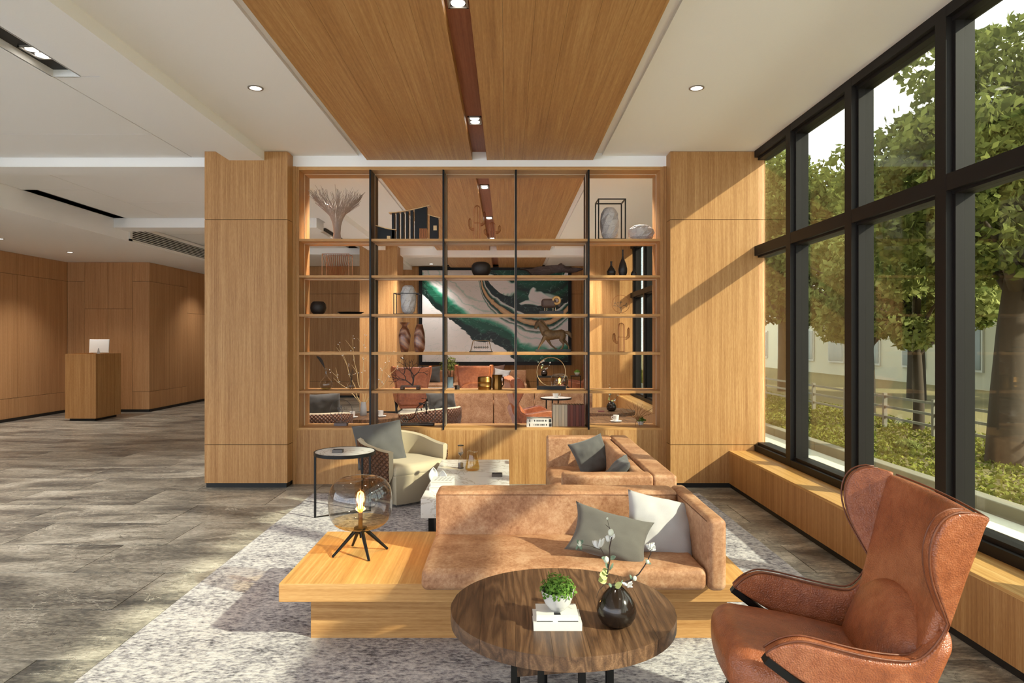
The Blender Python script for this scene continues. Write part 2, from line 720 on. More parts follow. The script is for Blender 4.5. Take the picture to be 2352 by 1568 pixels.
LEAF_DARK = leafmat('dark_tree_leaves', S(58, 68, 34), S(140, 144, 80))
LEAF_LIGHT = leafmat('pale_tree_leaves', S(92, 108, 56), S(178, 180, 112))
LEAF_GREEN = leafmat('fresh_green_leaves', S(72, 108, 44), S(138, 172, 84), 0.3)
GRASS = leafmat('verge_grass', S(78, 92, 40), S(150, 148, 74), 0.2)
BARK = plain('tree_bark', S(70, 58, 46), 0.95, bump=0.6, bscale=14)
BOUNCE = plain('white_bounce_ground', S(240, 241, 243), 0.9, bscale=3)  # very pale so the unseen ground throws light up to the ceiling
ROAD = plain('pale_asphalt', S(218, 214, 196), 0.95, bscale=30)
KERB = plain('concrete_kerb', S(136, 130, 112), 0.95, bscale=20)

# ================================================================== SETTING
CZ = 3.411          # white ceiling
FARY = 17.75        # far wall
BACKY = -4.6        # plane of the added open front behind the camera

# ---- floor: tiles laid in staggered rows; the farther ones joined
fl = MB().box(-9.4, 2.62, BACKY, FARY + 0.1, -0.12, -0.006).build('floor', DARKGAP)
struct(fl, 'grey brown marble tile floor of the lounge and lobby')
TW, TD, GAP = 1.2, 0.6, 0.0025
tile_me = None
rest = MB()
ntile = 0
row = 0
y = BACKY
while y < FARY:
    x = -9.4 - (0.6 if row % 2 else 0.0) - (0.3 if row % 3 == 1 else 0)
    while x < 2.6:
        x0, x1 = max(x, -9.4), min(x + TW, 2.62)
        full = (x1 - x0) > TW - 1e-4
        cx = (x0 + x1) / 2
        # in view and near enough to tell tiles apart
        px = 1164 + cx * 1568 / max(y, 0.1)
        seen = 2.2 < y < 9.2 and -150 < px < 2500 and (cx < -1.3 or cx > 1.3 or y > 6.4)
        if x1 - x0 > 0.02:
            if seen and full:
                if tile_me is None:
                    o = MB().rbox(-TW / 2 + GAP, TW / 2 - GAP, -TD / 2 + GAP, TD / 2 - GAP, -0.012, 0.0, 0.0015, 1, 1).build('floor_tile', STONE, fl)
                    tile_me = o.data
                else:
                    o = bpy.data.objects.new('floor_tile', tile_me)
                    COL.objects.link(o)
                    o.parent = fl
                o.location = (cx, y + TD / 2, 0)
                ntile += 1
            else:
                rest.box(x0 + GAP, x1 - GAP, y + GAP, min(y + TD, FARY + 0.1) - GAP, -0.012, 0.0)
        x += TW
    y += TD
    row += 1
tag(rest.build('floor_tiles_beyond', STONE, fl), kind='stuff')

# ---- wood-panelled walls
def panel_wall(name, label, facing, plane, cells, mat, e0=0.0, e1=0.0):
    """cells: (a0, a1, zb, zt) along the wall; facing '+x', '-y' ..."""
    g = 0.003
    th = 0.02
    a_lo = min(c[0] for c in cells) - e0
    a_hi = max(c[1] for c in cells) + e1
    zz = max(c[3] for c in cells)
    mb = MB()
    if facing == '+x':
        mb.box(plane - 0.16, plane - th, a_lo, a_hi, 0.0, zz + 0.3)
    elif facing == '-y':
        mb.box(a_lo, a_hi, plane + th, plane + 0.16, 0.0, zz + 0.3)
    elif facing == '+y':
        mb.box(a_lo, a_hi, plane - 0.16, plane - th, 0.0, zz + 0.3)
    w = mb.build(name, DARKGAP)
    struct(w, label)
    for (a0, a1, zb, zt) in cells:
        p = MB()
        if facing == '+x':
            p.box(plane - th, plane, a0 + g, a1 - g, zb + g, zt - g)
        elif facing == '-y':
            p.box(a0 + g, a1 - g, plane, plane + th, zb + g, zt - g)
        else:
            p.box(a0 + g, a1 - g, plane - th, plane, zb + g, zt - g)
        p.build('panel', mat, w)
    return w


def cols(edges, zs):
    return [(edges[i], edges[i + 1], zs[j], zs[j + 1]) for i in range(len(edges) - 1) for j in range(len(zs) - 1)]


ZS = [0.05, 0.42, 2.715, 3.113]
ed = [5.0, 7.0, 9.0, 10.34, 10.94, 11.54, 12.14, 12.74, 13.34, 13.94, 14.2]
panel_wall('wall_left', 'orange oak panelled wall along the left of the lobby', '+x', -9.14, cols(ed, ZS), LOBBY, 0, 0.15)
c = cols([-9.14, -8.785], ZS) + cols([-8.785, -8.295, -7.79], [0.05, 2.143, 3.113]) + cols([-7.79, -7.435], ZS)
panel_wall('wall_lobby_back', 'shaded oak panelled wall behind the reception lectern', '-y', 14.2, c, LOBBY, 0.15, -0.03)
c = cols([14.2, 15.06, 15.88], ZS) + cols([15.88, 16.7, 17.75], [0.05, 2.12, 3.113])
panel_wall('wall_lobby_return', 'oak panelled wall running away beyond the reception lectern', '+x', -7.435, c, LOBBY, -0.03, 0.1)
ed = [-7.435 + 0.721 * i for i in range(15)]
ed[-1] = 2.62
panel_wall('wall_back', 'oak panelled far wall that carries the green painting', '-y', FARY, cols(ed, [0.05, 0.42, 2.69, CZ]), OAK)
wr = MB().box(2.53, 2.66, 14.6, FARY + 0.1, 0, CZ + 0.1).build('wall_right_far', DARKGAP)
struct(wr, 'oak panelled wall past the far right column')
for (a_, b_) in ((14.65, 15.7), (15.7, 16.7), (16.7, FARY)):
    MB().box(2.51, 2.53, a_ + .003, b_ - .003, 0.05, CZ).build('panel', OAK, wr)
sk = MB()
sk.box(-9.125, -9.11, 5.0, 14.2, 0, 0.05)
struct(sk.build('baseboard_left', BLACK))
struct(MB().box(-9.12, -7.435, 14.18, 14.19, 0, 0.05).build('baseboard_lobby_back', BLACK))
struct(MB().box(-7.43, -7.42, 14.2, FARY, 0, 0.05).build('baseboard_lobby_return', BLACK))
struct(MB().box(-7.435, 2.25, FARY - 0.02, FARY - 0.01, 0, 0.05).build('baseboard_back', BLACK))

# ---- columns clad in three stacked panels
def column(name, label, x0, x1, y0, y1, baseb):
    co = MB().box(x0 + 0.02, x1 - 0.02, y0 + 0.02, y1 - 0.02, 0.0, CZ + 0.02).build(name, DARKGAP)
    struct(co, label)
    zz = [0.045, 0.436, 2.718, CZ]
    for a, b in zip(zz[:-1], zz[1:]):
        MB().box(x0, x1, y0, y1, a + 0.003, b - 0.003).build('panel', OAK, co)
    MB().box(x0 + 0.012, x1 - 0.012, y0 + 0.012, y1 - 0.012, 0.0, 0.05).build('skirting', BLACK, co)
    return co


column('wall_column_left', 'oak clad column at the left end of the shelving', -3.063, -2.224, 6.92, 7.55, 1)
column('wall_column_right', 'sunlit oak clad column between the shelving and the window', 1.659, 2.62, 6.92, 7.55, 1)
column('wall_column_far_left', 'oak clad column in the far lounge seen through the left shelves', -2.988, -2.224, 13.86, 14.65, 1)
column('wall_column_far_right', 'oak clad column in the far lounge seen through the right shelves', 1.659, 2.62, 13.86, 14.65, 1)

# ---- window ledge
def ledge(name, label, y0, y1):
    o = MB().box(2.27, 2.62, y0, y1, 0.0, 0.05).build(name, BLACK)
    struct(o, label)
    MB().box(2.255, 2.62, y0, y1, 0.045, 0.355).build('ledge_front', OAK, o)
    MB().box(2.255, 2.62, y0, y1, 0.3555, 0.375).build('ledge_top', OAK_TOP, o)


ledge('trim_1', 'low oak ledge under the tall window', BACKY, 6.92)
ledge('trim_2', 'low oak ledge under the window of the far lounge', 7.55, 13.86)

# ---- window wall
def window(name, label, y0, y1, mull):
    xf, xg, xo = 2.51, 2.597, 2.66
    w = MB()
    w.box(xf, xo, y0, y1, 0.376, 0.436)
    w.box(xf + 0.035, xo, y0, y1, 0.436, 0.462)
    w.box(xf, xo, y0, y1, 3.345, CZ)
    w.box(xf + 0.035, xo, y0, y1, 3.318, 3.345)
    w = w.build(name, BRONZE)
    struct(w, label)
    t = MB().box(xf, xo, y0, y1, 2.350, 2.446)
    t.box(xf + 0.035, xo, y0, y1, 2.332, 2.350)
    t.build('transom', BRONZE, w)
    ms = [m for m in mull if y0 - 0.06 < m < y1 + 0.06]
    for m in ms:
        a, b = max(m - 0.05, y0), min(m + 0.05, y1)
        q = MB().box(xf - 0.001, xo, a, b, 0.377, 3.409)
        q.box(xf + 0.04, xo, max(a - 0.022, y0), min(b + 0.022, y1), 0.42, 3.36)
        q.build('mullion', BRONZE, w)
    ee = [y0] + [m for m in ms if y0 + 0.06 < m < y1 - 0.06] + [y1]
    for a, b in zip(ee[:-1], ee[1:]):
        for za, zb in ((0.44, 2.36), (2.44, 3.35)):
            MB().box(xg, xg + 0.008, a + 0.03, b - 0.03, za, zb).build('glass_pane', GLASS, w)
    return w


def added_opening(name, label, axis, pos, a0, a1, n_):  # unseen open frame without panes, added to let sky light in
    w = MB()
    def bx(mb, p, q, z0, z1):
        if axis == 'y':
            return mb.box(p, q, pos - 0.05, pos + 0.05, z0, z1)
        return mb.box(pos - 0.05, pos + 0.05, p, q, z0, z1)
    bx(w, a0, a1, 0.0, 0.06)
    bx(w, a0, a1, 3.05, 3.6)
    w = w.build(name, BRONZE)
    struct(w, label)
    for i in range(n_ + 1):
        c = a0 + (a1 - a0) * i / n_
        bx(MB(), max(c - 0.04, a0), min(c + 0.04, a1), 0.06, 3.05).build('mullion', BRONZE, w)


added_opening('window_4', 'added open front behind the viewer that lets sky light in', 'y', BACKY, -9.3, 2.62, 8)
added_opening('window_5', 'added open side of the lobby that lets sky light in', 'x', -9.2, BACKY, 5.0, 7)
cn = MB().box(-14, 2.8, BACKY - 4.2, BACKY - 0.1, 3.3, 3.6)  # added slab out of view: cuts high sky light, keeps ground bounce
cn.box(-13.4, -9.3, BACKY - 0.1, 5.2, 3.3, 3.6)
struct(cn.build('added_sky_screen', WHITE), 'added white slab outside the openings that cuts high sky light')
MUL = [3.95 + 1.07 * k for k in range(-8, 14) if k not in (-2, -3)]
window('window_1', 'tall black framed window beside the near lounge', BACKY, 6.92, MUL)
window('window_2', 'tall black framed window of the far lounge', 7.55, 13.86, MUL)

# ---- ceiling
ce = MB()
ce.box(-9.4, 2.7, BACKY - 0.1, FARY + 0.1, 3.60, 3.75)
ceil = ce.build('ceiling', DARKGAP)
struct(ceil, 'white panelled ceiling with hung oak panels')
EDGE = plain('white_gypsum', S(238, 236, 230), 0.9, spec=0.1)


def cpanel(x0, x1, y0, y1, z=CZ, t=0.03, mat=WHITE, name='ceiling_panel'):
    return MB().box(x0, x1, y0, y1, z, z + t).build(name, mat, ceil)


for (a, b) in ((BACKY, 7.1), (7.5, 14.25), (14.6, FARY)):
    cpanel(0.99, 2.66, a, b)
    cpanel(-2.80, -1.544, a, b)
    cpanel(-1.56, -0.372, a, b, 3.438, 0.03)                          # top of the recess
    cpanel(-0.194, 1.0, a, b, 3.438, 0.03)
    for (x0, x1) in ((-1.454, -0.358), (-0.208, 0.896)):
        # hung panel made of six long boards
        k = 6
        for i in range(k):
            w_ = (x1 - x0) / k
            MB().box(x0 + i * w_ + 0.0006, x0 + (i + 1) * w_ - 0.0006, a + 0.005, b - 0.005, 3.366, 3.392).build('ceiling_board', OAK_Y, ceil)
    MB().box(-0.36, -0.206, a + 0.005, b - 0.005, 3.452, 3.465).build('slot_lining', WALNUT, ceil)
    MB().box(-0.372, -0.358, a + 0.005, b - 0.005, 3.392, 3.465).build('slot_side', OAK_Y, ceil)
    MB().box(-0.208, -0.194, a + 0.005, b - 0.005, 3.392, 3.465).build('slot_side', OAK_Y, ceil)
# soffits over the shelving and over the far column line
MB().box(-2.224, 1.659, 7.1, 7.52, 3.300, 3.58).build('soffit', WHITE, ceil)
MB().box(-2.224, 2.62, 14.25, 14.62, 3.262, 3.58).build('soffit', WHITE, ceil)
# beams
for (a, b) in ((BACKY, 6.92), (7.55, 13.86), (14.65, FARY)):
    MB().box(-2.814, -2.458, a, b, 3.318, CZ + 0.02).build('beam', WHITE, ceil)
MB().box(-6.18, -3.06, 7.17, 7.52, 3.315, CZ + 0.1).build('beam', WHITE, ceil)
MB().box(-6.18, -2.99, 10.73, 11.14, 3.262, CZ + 0.1).build('beam', WHITE, ceil)
MB().box(-6.18, -2.99, 14.25, 14.6, 3.28, CZ + 0.1).build('beam', WHITE, ceil)
# dropped ceiling over the reception
MB().box(-9.3, -6.18, BACKY, FARY, 3.113, 3.58).build('dropped_ceiling', WHITE, ceil)
g = 0.0055
# near zone
for (x0, x1, y0, y1) in ((-3.10, -2.80, BACKY, 4.961), (-3.297, -3.10, BACKY, 2.55), (-3.297, -2.80, 4.961, 7.17),
                         (-6.18, -5.49, BACKY, 6.348), (-5.49, -5.30, BACKY, 4.6), (-5.30, -3.297, BACKY, 6.348),
                         (-6.18, -5.49, 6.348, 7.17), (-5.30, -3.297, 6.348, 7.17), (-5.49, -5.30, 7.05, 7.17)):
    cpanel(x0 + g, x1 - g, y0 + g, y1 - g)
# middle zone
for (x0, x1, y0, y1) in ((-6.18, -5.30, 7.52, 8.71), (-5.99, -5.30, 8.71, 10.73), (-5.30, -2.80, 7.52, 9.51), (-5.30, -2.80, 9.51, 10.73)):
    cpanel(x0 + g, x1 - g, y0 + g, y1 - g)
# far zone
for (x0, x1, y0, y1) in ((-6.18, -4.9, 11.14, 12.4), (-4.9, -3.3, 11.14, 12.4), (-6.18, -4.9, 12.4, 14.25), (-4.9, -3.3, 12.4, 14.25),
                         (-3.3, -3.1, 11.14, 11.7), (-3.1, -2.80, 11.14, 14.25), (-6.18, -2.80, 14.6, 16.2), (-6.18, -2.80, 16.2, 17.75)):
    cpanel(x0 + g, x1 - g, y0 + g, y1 - g)
# light slots: pale sides, black inside
for (x0, x1, y0, y1) in ((-3.297, -3.10, 2.55, 4.961), (-5.49, -5.30, 4.6, 7.05), (-6.18, -5.99, 8.71, 10.73), (-3.3, -3.1, 11.7, 14.25)):
    s = MB()
    s.box(x0 - 0.012, x0, y0, y1, CZ, 3.475)
    s.box(x1, x1 + 0.012, y0, y1, CZ, 3.475)
    s.box(x0, x1, y0 - 0.012, y0, CZ, 3.475)
    s.box(x0, x1, y1, y1 + 0.012, CZ, 3.475)
    s.build('slot_edge', EDGE, ceil)
    MB().box(x0, x1, y0, y1, 3.462, 3.48).build('slot_lining', BLACK, ceil)

# ---- air vent on the fascia
t = thing('air_vent', 'long white louvred air vent in the dropped ceiling edge', 'vent', (-6.18, 12.6, 3.12))
y0, y1 = 11.16, 14.1
fr = MB()
fr.box(-6.18, -6.155, y0, y1, 3.12, 3.15)
fr.box(-6.18, -6.155, y0, y1, 3.345, 3.40)
fr.box(-6.18, -6.155, y0, y0 + 0.07, 3.12, 3.40)
fr.box(-6.18, -6.155, y1 - 0.07, y1, 3.12, 3.40)
fr.build('vent_frame', EDGE, t, world=True)
MB().box(-6.179, -6.172, y0 + 0.07, y1 - 0.07, 3.15, 3.345).build('vent_backing', BLACK, t, world=True)
for i in range(6):
    z = 3.163 + i * 0.031
    MB().add([(-6.172, y0 + .07, z + .012), (-6.156, y0 + .07, z), (-6.156, y1 - .07, z), (-6.172, y1 - .07, z + .012),
              (-6.172, y0 + .07, z + .018), (-6.156, y0 + .07, z + .007), (-6.156, y1 - .07, z + .007), (-6.172, y1 - .07, z + .018)],
             [(0, 1, 2, 3), (7, 6, 5, 4), (0, 4, 5, 1), (1, 5, 6, 2), (2, 6, 7, 3), (3, 7, 4, 0)]).build('louvre', EDGE, t, world=True)

# ---- recessed lamps
TRIMG = plain('brushed_trim', S(150, 146, 140), 0.4, 0.5)


def downlight(x, y, z, label, group, watts=14.0):
    t = thing('downlight', label, 'downlight', (x, y, z), 0, group)
    MB().lathe([(0.044, 0.0), (0.044, -0.006), (0.058, -0.006), (0.058, 0.0)], 24).build('trim_ring', TRIMG, t, 40)
    MB().lathe([(0, -0.003), (0.044, -0.003), (0.044, 0.002)], 24).build('lens', LAMP_ON, t)
    ld = bpy.data.lights.new('downlight_beam', 'SPOT')
    ld.energy = watts
    ld.spot_size = math.radians(110)
    ld.spot_blend = 0.9
    ld.shadow_soft_size = 0.05
    ld.color = (1.0, 0.93, 0.84)
    lo = bpy.data.objects.new('downlight_beam', ld)
    COL.objects.link(lo)
    lo.parent = t
    lo.location = (0, 0, -0.02)


def twin(x, y, z, label, group, watts=16.0, ax='y'):
    t = thing('twin_spotlight', label, 'spotlight', (x, y, z), 0, group)
    d = 0.05
    fr = MB()
    a, b = (0.06, 0.105) if ax == 'y' else (0.105, 0.06)
    for (p, q, r_, s_) in ((-a, a, -b, -b + 0.012), (-a, a, b - 0.012, b), (-a, -a + 0.012, -b, b), (a - 0.012, a, -b, b)):
        fr.box(p, q, r_, s_, -0.012, 0.0)
    fr.build('housing_frame', TRIMG, t)
    MB().box(-a + 0.012, a - 0.012, -b + 0.012, b - 0.012, -0.004, 0.0).build('housing_plate', IRON, t)
    for s in (-1, 1):
        c = (0, s * d, 0) if ax == 'y' else (s * d, 0, 0)
        MB().lathe([(0, -0.009), (0.04, -0.009), (0.042, -0.004)], 20, c).build('lens', LAMP_ON, t)
    ld = bpy.data.lights.new('spot_beam', 'SPOT')
    ld.energy = watts
    ld.spot_size = math.radians(100)
    ld.spot_blend = 0.9
    ld.shadow_soft_size = 0.05
    ld.color = (1.0, 0.93, 0.84)
    lo = bpy.data.objects.new('spot_beam', ld)
    COL.objects.link(lo)
    lo.parent = t
    lo.location = (0, 0, -0.03)


LW = 1.5
for yy in (0.5, 5.18):
    downlight(-1.906, yy, CZ, 'round recessed downlight in the white ceiling between beam and oak panels', 'lounge downlights left of the oak panels', 10 * LW)
    downlight(1.44, yy, CZ, 'round recessed downlight in the white ceiling between oak panels and window', 'lounge downlights by the window', 10 * LW)
for yy in (7.85, 13.3, 17.2):  # first two are added out of sight to brighten the far lounge
    downlight(-1.906, yy, CZ, 'round recessed downlight in the far lounge ceiling row beside the beam, nearer ones added as fill', 'far lounge downlights on the left', 150 * LW if yy < 17 else 50 * LW)
for yy in (7.85, 13.3):  # both added where the shelving hides them, as far lounge fill
    downlight(1.44, yy, CZ, 'added fill downlight out of sight in the far lounge ceiling by the window', 'added far lounge fill lamps by the window', 110 * LW)
for yy in (1.75, 3.9, 6.06):
    twin(-0.283, yy, 3.452, 'square twin spotlight in the dark slot between near oak ceiling panels', 'slot spotlights of the near lounge', 12 * LW)
for yy in (8.69, 10.9, 13.1, 15.6):
    twin(-0.283, yy, 3.452, 'square twin spotlight in the ceiling slot seen through the shelves', 'slot spotlights of the far lounge', 170 * LW)
twin(-3.20, 4.65, 3.462, 'twin spotlight in the black slot of the lobby ceiling beside the long beam', None, 60 * LW)
twin(-5.40, 5.8, 3.462, 'added twin spotlight lighting the lobby from the middle black ceiling slot', None, 160 * LW)  # no lamp seen in this slot; added to light the lobby
twin(-3.20, 12.9, 3.462, 'added twin spotlight lighting the lobby from the far black ceiling slot', None, 100 * LW)  # lamp put into this slot as extra lobby light
for (xx, yy) in ((-8.05, 12.58), (-8.09, 10.9), (-8.05, 8.0), (-8.05, 4.0), (-8.05, 0.0)):  # last three stand out of view, added to light the lobby wall
    downlight(xx, yy, 3.113, 'small round downlight in the dropped ceiling by the lobby wall, out of view ones added as fill', 'lobby downlights', 60 * LW)
downlight(-6.7, 16.1, 3.113, 'added fill downlight hidden by the column in the dropped ceiling near the air vent', None, 35 * LW)  # added fill lamp, out of sight behind the left column

# ================================================================== SHELVING UNIT
SY0, SY1 = 7.1, 7.476
u = thing('shelving_unit', 'tall open oak shelving wall with black uprights between two columns', 'shelving', (-0.28, 7.29, 0))
STRIP = plain('pale_strip_paint', S(240, 226, 196), 0.4)  # thin pale strips round the bays; the unit holds no glass
XL, XR = -2.16, 1.595
MB().box(-2.222, XL, SY0, SY1, 0.585, 3.300).build('side_panel', OAK, u, world=True)
MB().box(XR, 1.657, SY0, SY1, 0.585, 3.300).build('side_panel', OAK, u, world=True)
MB().box(-2.222, -2.19, SY0 - 0.02, SY0, 0.0, 3.298).build('edge_moulding', OAK, u, world=True)
MB().box(1.625, 1.657, SY0 - 0.02, SY0, 0.0, 3.298).build('edge_moulding', OAK, u, world=True)
MB().box(XL, XR, SY0, SY1, 3.266, 3.300).build('top_panel', OAK_X, u, world=True)
MB().box(-2.19, 1.625, SY0 - 0.004, SY1, 0.0, 0.56).build('base_panel', OAK, u, world=True)
MB().box(-2.19, 1.625, SY0 - 0.004, SY1, 0.56, 0.585).build('base_top', OAK_X, u, world=True)
ROWS = [(2.525, 2.550), (2.147, 2.170), (1.742, 1.768), (1.343, 1.370), (0.943, 0.970)]
DIV = [-1.419, -0.659, 0.095, 0.851]
bays = [XL] + DIV + [XR]
for (za, zb) in ROWS:
    for a, b in zip(bays[:-1], bays[1:]):
        x0 = a + (0.010 if a != XL else 0)
        x1 = b - (0.010 if b != XR else 0)
        sh = MB().box(x0, x1, SY0 + 0.002, SY1, za, zb).build('shelf', OAK_X, u, world=True)
        MB().box(x0 + 0.001, x1 - 0.001, 7.287, 7.293, za - 0.004, za - 0.0005).build('pale_strip', STRIP, sh)
        sh.children[0].location = -u.location
for x in DIV:
    MB().box(x - 0.0095, x + 0.0095, SY0 - 0.012, SY1 + 0.004, 0.566, 3.2655).build('upright', BMETAL, u, world=True)
for x in (XL, XR):
    s = 1 if x == XL else -1
    MB().box(min(x, x + s * 0.004), max(x, x + s * 0.004), 7.287, 7.293, 0.586, 3.265).build('pale_strip', STRIP, u, world=True)
for x in DIV:
    MB().box(x - 0.013, x + 0.013, 7.287, 7.293, 0.586, 3.265).build('pale_strip', STRIP, u, world=True)
MB().box(XL, XR, 7.287, 7.293, 3.262, 3.2655).build('pale_strip', STRIP, u, world=True)

# ------------------------------------------------------------------ things on the shelves
YC = 7.28
K = YC / 1568.0


def SX(px):
    return (px - 1164) * K


R1, R2, R3, R4, R5, R6 = 2.550, 2.170, 1.768, 1.370, 0.970, 0.585

# top row: flared twig vase
t = thing('twig_vase', 'flared grey vase woven from metal twigs on the top shelf', 'vase', (SX(774), YC, R1))
rnd = random.Random(3)
tw = MB()
for i in range(110):
    a = 2 * PI * i / 110 + rnd.uniform(-.03, .03)
    top = 0.48 + rnd.uniform(-0.035, 0.03)
    tw_ = rnd.uniform(-0.55, 0.55)
    pts = []
    prof = [(0.0, 0.05), (0.07, 0.034), (0.18, 0.042), (0.26, 0.07), (0.33, 0.115), (0.39, 0.175), (0.44, 0.235), (0.48, 0.265)]
    for j in range(13):
        h = top * j / 12
        for (h0, r0), (h1, r1) in zip(prof[:-1], prof[1:]):
            if h0 <= h <= h1 + 1e-6:
                r_ = r0 + (r1 - r0) * (h - h0) / (h1 - h0)
        if h > 0.48:
            r_ = 0.262
        an = a + tw_ * (h / 0.48) ** 1.5 + rnd.uniform(-0.05, 0.05) * (h > 0.2)
        r_ *= 1 + rnd.uniform(-0.03, 0.02)
        pts.append((r_ * math.cos(an), r_ * math.sin(an), h))
    tw.tube(pts, 0.0019, 4)
    # a fork near the rim
    p = Vector(pts[9])
    q = Vector(pts[12])
    e = p + (q - p) * rnd.uniform(0.8, 1.25) + Vector((rnd.uniform(-.04, .04), rnd.uniform(-.04, .04), 0.01))
    tw.tube([p, (p + e) / 2 + Vector((rnd.uniform(-.01, .01), 0, 0)), e], 0.0017, 4)
    p = Vector(pts[7])
    e = Vector(pts[10]) + Vector((rnd.uniform(-.05, .05), rnd.uniform(-.05, .05), 0.0))
    tw.tube([p, (p + e) / 2, e], 0.0016, 4)
tag(tw.build('twig_lattice', plain('grey_twig_metal', S(178, 166, 160), 0.4, 0.4), t), kind='stuff')
MB().lathe([(0, 0), (0.062, 0), (0.06, 0.008), (0.045, 0.012), (0, 0.012)], 24).build('base', IRON, t, 40)

# top row: dark house silhouettes
def house(px0, px1, ytop0, ytop1, label, kind):
    x0, x1 = SX(px0), SX(px1)
    c = (x0 + x1) / 2
    w = (x1 - x0) / 2
    t = thing('house_sculpture', label, 'sculpture', (c, YC, R1), 0, 'metal house sculptures')
    h0, h1 = (547 - ytop0) * K, (547 - ytop1) * K
    n = 9
    def zt(s):
        return h0 + (h1 - h0) * (s ** 1.6 if h1 > h0 else 1 - (1 - s) ** 1.6)
    D = 0.045
    if kind == 'big':
        for i in range(5):
            a = -w + 2 * w * (0.03 + i * 0.125)
            s = (a + w) / (2 * w)
            MB().box(a, a + 0.026, -D, D, 0.0, zt(s) - 0.004).build('pillar', BMETAL, t)
        a = -w + 2 * w * 0.64
        poly = [(a, 0)] + [(a + (w - a) * j / 6, zt((a + (w - a) * j / 6 + w) / (2 * w)) - 0.004) for j in range(7)] + [(w - 0.01, 0)]
        b = w - 0.03
        poly = [(a, 0)] + [(a + (w - 0.012 - a) * j / 6, zt((a + (w - 0.012 - a) * j / 6 + w) / (2 * w)) - 0.004) for j in range(7)]
        poly += [(w - 0.012, 0.13), (a + 0.05, 0.13), (a + 0.05, 0)]
        MB().prism(poly, -D, D).build('wall', BMETAL, t)
        for i in range(7):
            xx = a + 0.05 + (w - 0.012 - a - 0.05) * (i + 0.5) / 7
            MB().box(xx - 0.0025, xx + 0.0025, -D, D, 0, 0.13).build('grille_bar', COPPER, t)
    else:
        poly = [(-w, 0)] + [(-w + 2 * w * j / 8, zt(j / 8) - 0.004) for j in range(9)] + [(w, 0)]
        MB().prism(poly, -D, D).build('wall', BMETAL, t)
        wx = 0.3 * w
        MB().box(wx - 0.018, wx + 0.018, -D - 0.002, D + 0.002, 0.4 * h0 if kind == 'window' else 0.005, (0.4 * h0 + 0.05) if kind == 'window' else 0.05).build('opening', GOLDW, t)
    up = [(-w - 0.02 + (2 * w + 0.04) * j / n, zt(j / n)) for j in range(n + 1)]
    poly = up + [(p[0], p[1] + 0.008) for p in reversed(up)]
    MB().prism(poly, -D - 0.005, D + 0.005).build('roof', GOLDW, t, 60)


house(869, 908, 513, 523, 'small dark metal house sculpture with a drooping roof', 'door')
house(899, 984, 484, 467, 'large dark metal house sculpture with five pillars and a rising roof', 'big')
house(988, 1007, 488, 495, 'narrow dark metal house sculpture with a small window', 'window')


def wire_cactus(px, zb, H, label):
    t = thing('wire_cactus', label, 'sculpture', (SX(px), YC, zb), 0, 'copper wire cacti')
    W = 0.035
    def rib(cx, cz, w, h, ang, mb, r=0.0022):
        pts = []
        for j in range(19):
            s = j / 18
            if s < .35:
                x, z = -w, h * s / .35
            elif s < .65:
                a = PI * (1 - (s - .35) / .3)
                x, z = w * math.cos(a), h + w * math.sin(a)
            else:
                x, z = w, h * (1 - s) / .35
            pts.append((cx + x * math.cos(ang), x * math.sin(ang), cz + z))
        mb.tube(pts, r, 5)
    b = MB()
    for k in range(4):
        rib(0, 0, W, H - W, PI * k / 4, b)
    for z in (0.0, H * 0.5):
        b.tube([(W * math.cos(a * PI / 8), W * math.sin(a * PI / 8), z + 0.003) for a in range(16)], 0.002, 5, closed=True)
    b.build('stem', COPPER, t, 60)
    for s, z0, h in ((-1, 0.33, 0.30), (1, 0.46, 0.36)):
        m = MB()
        for d in (-0.012, 0.0, 0.012):
            for e in (-0.010, 0.010):
                pts = [(s * W, e, H * z0 + d), (s * (W + 0.02), e, H * z0 + d), (s * (W + 0.037 - d), e, H * z0 + 0.018 + d * .3), (s * (W + 0.042 - d), e, H * z0 + 0.04), (s * (W + 0.042 - d), e, H * (z0 + h) - abs(d)), (s * (W + 0.042), 0, H * (z0 + h) + 0.006)]
                m.tube(pts, 0.0018, 4)
        m.build('arm', COPPER, t, 60)
    return t


wire_cactus(1096, R1, 0.38, 'tall copper wire cactus on the top shelf')
wire_cactus(1131, R1, 0.20, 'short copper wire cactus on the top shelf beside a taller one')
wire_cactus(1427, R4, 0.31, 'copper wire cactus alone on its shelf below the wire tree ring')

# faceted stones
def faceted(name, label, loc, rx, rz, n=9, m=7, sq=0.8, ry=None):
    rnd = random.Random(int(abs(loc[0]) * 1000))
    ry = ry or rx
    mb = MB()
    rows = []
    prof = []
    for j in range(m + 1):
        f = j / m
        a = -PI / 2 + PI * f
        r_ = max(0.0, math.cos(a)) ** sq
        prof.append((r_ if 0 < j < m else 0.45, math.sin(a)))
    for j, (r_, z) in enumerate(prof):
        rows.append([(rx * r_ * math.cos(2 * PI * (k + .5 * (j % 2)) / n) * rnd.uniform(.95, 1.03), ry * r_ * math.sin(2 * PI * (k + .5 * (j % 2)) / n) * rnd.uniform(.95, 1.03), rz + rz * z) for k in range(n)])
    mb.grid(rows, True)
    mb.f.append(tuple(range(n - 1, -1, -1)))
    mb.f.append(tuple(range(m * n, m * n + n)))
    o = mb.build(name, STONEW, None)
    o.location = loc
    return tag(o, label, 'stone')


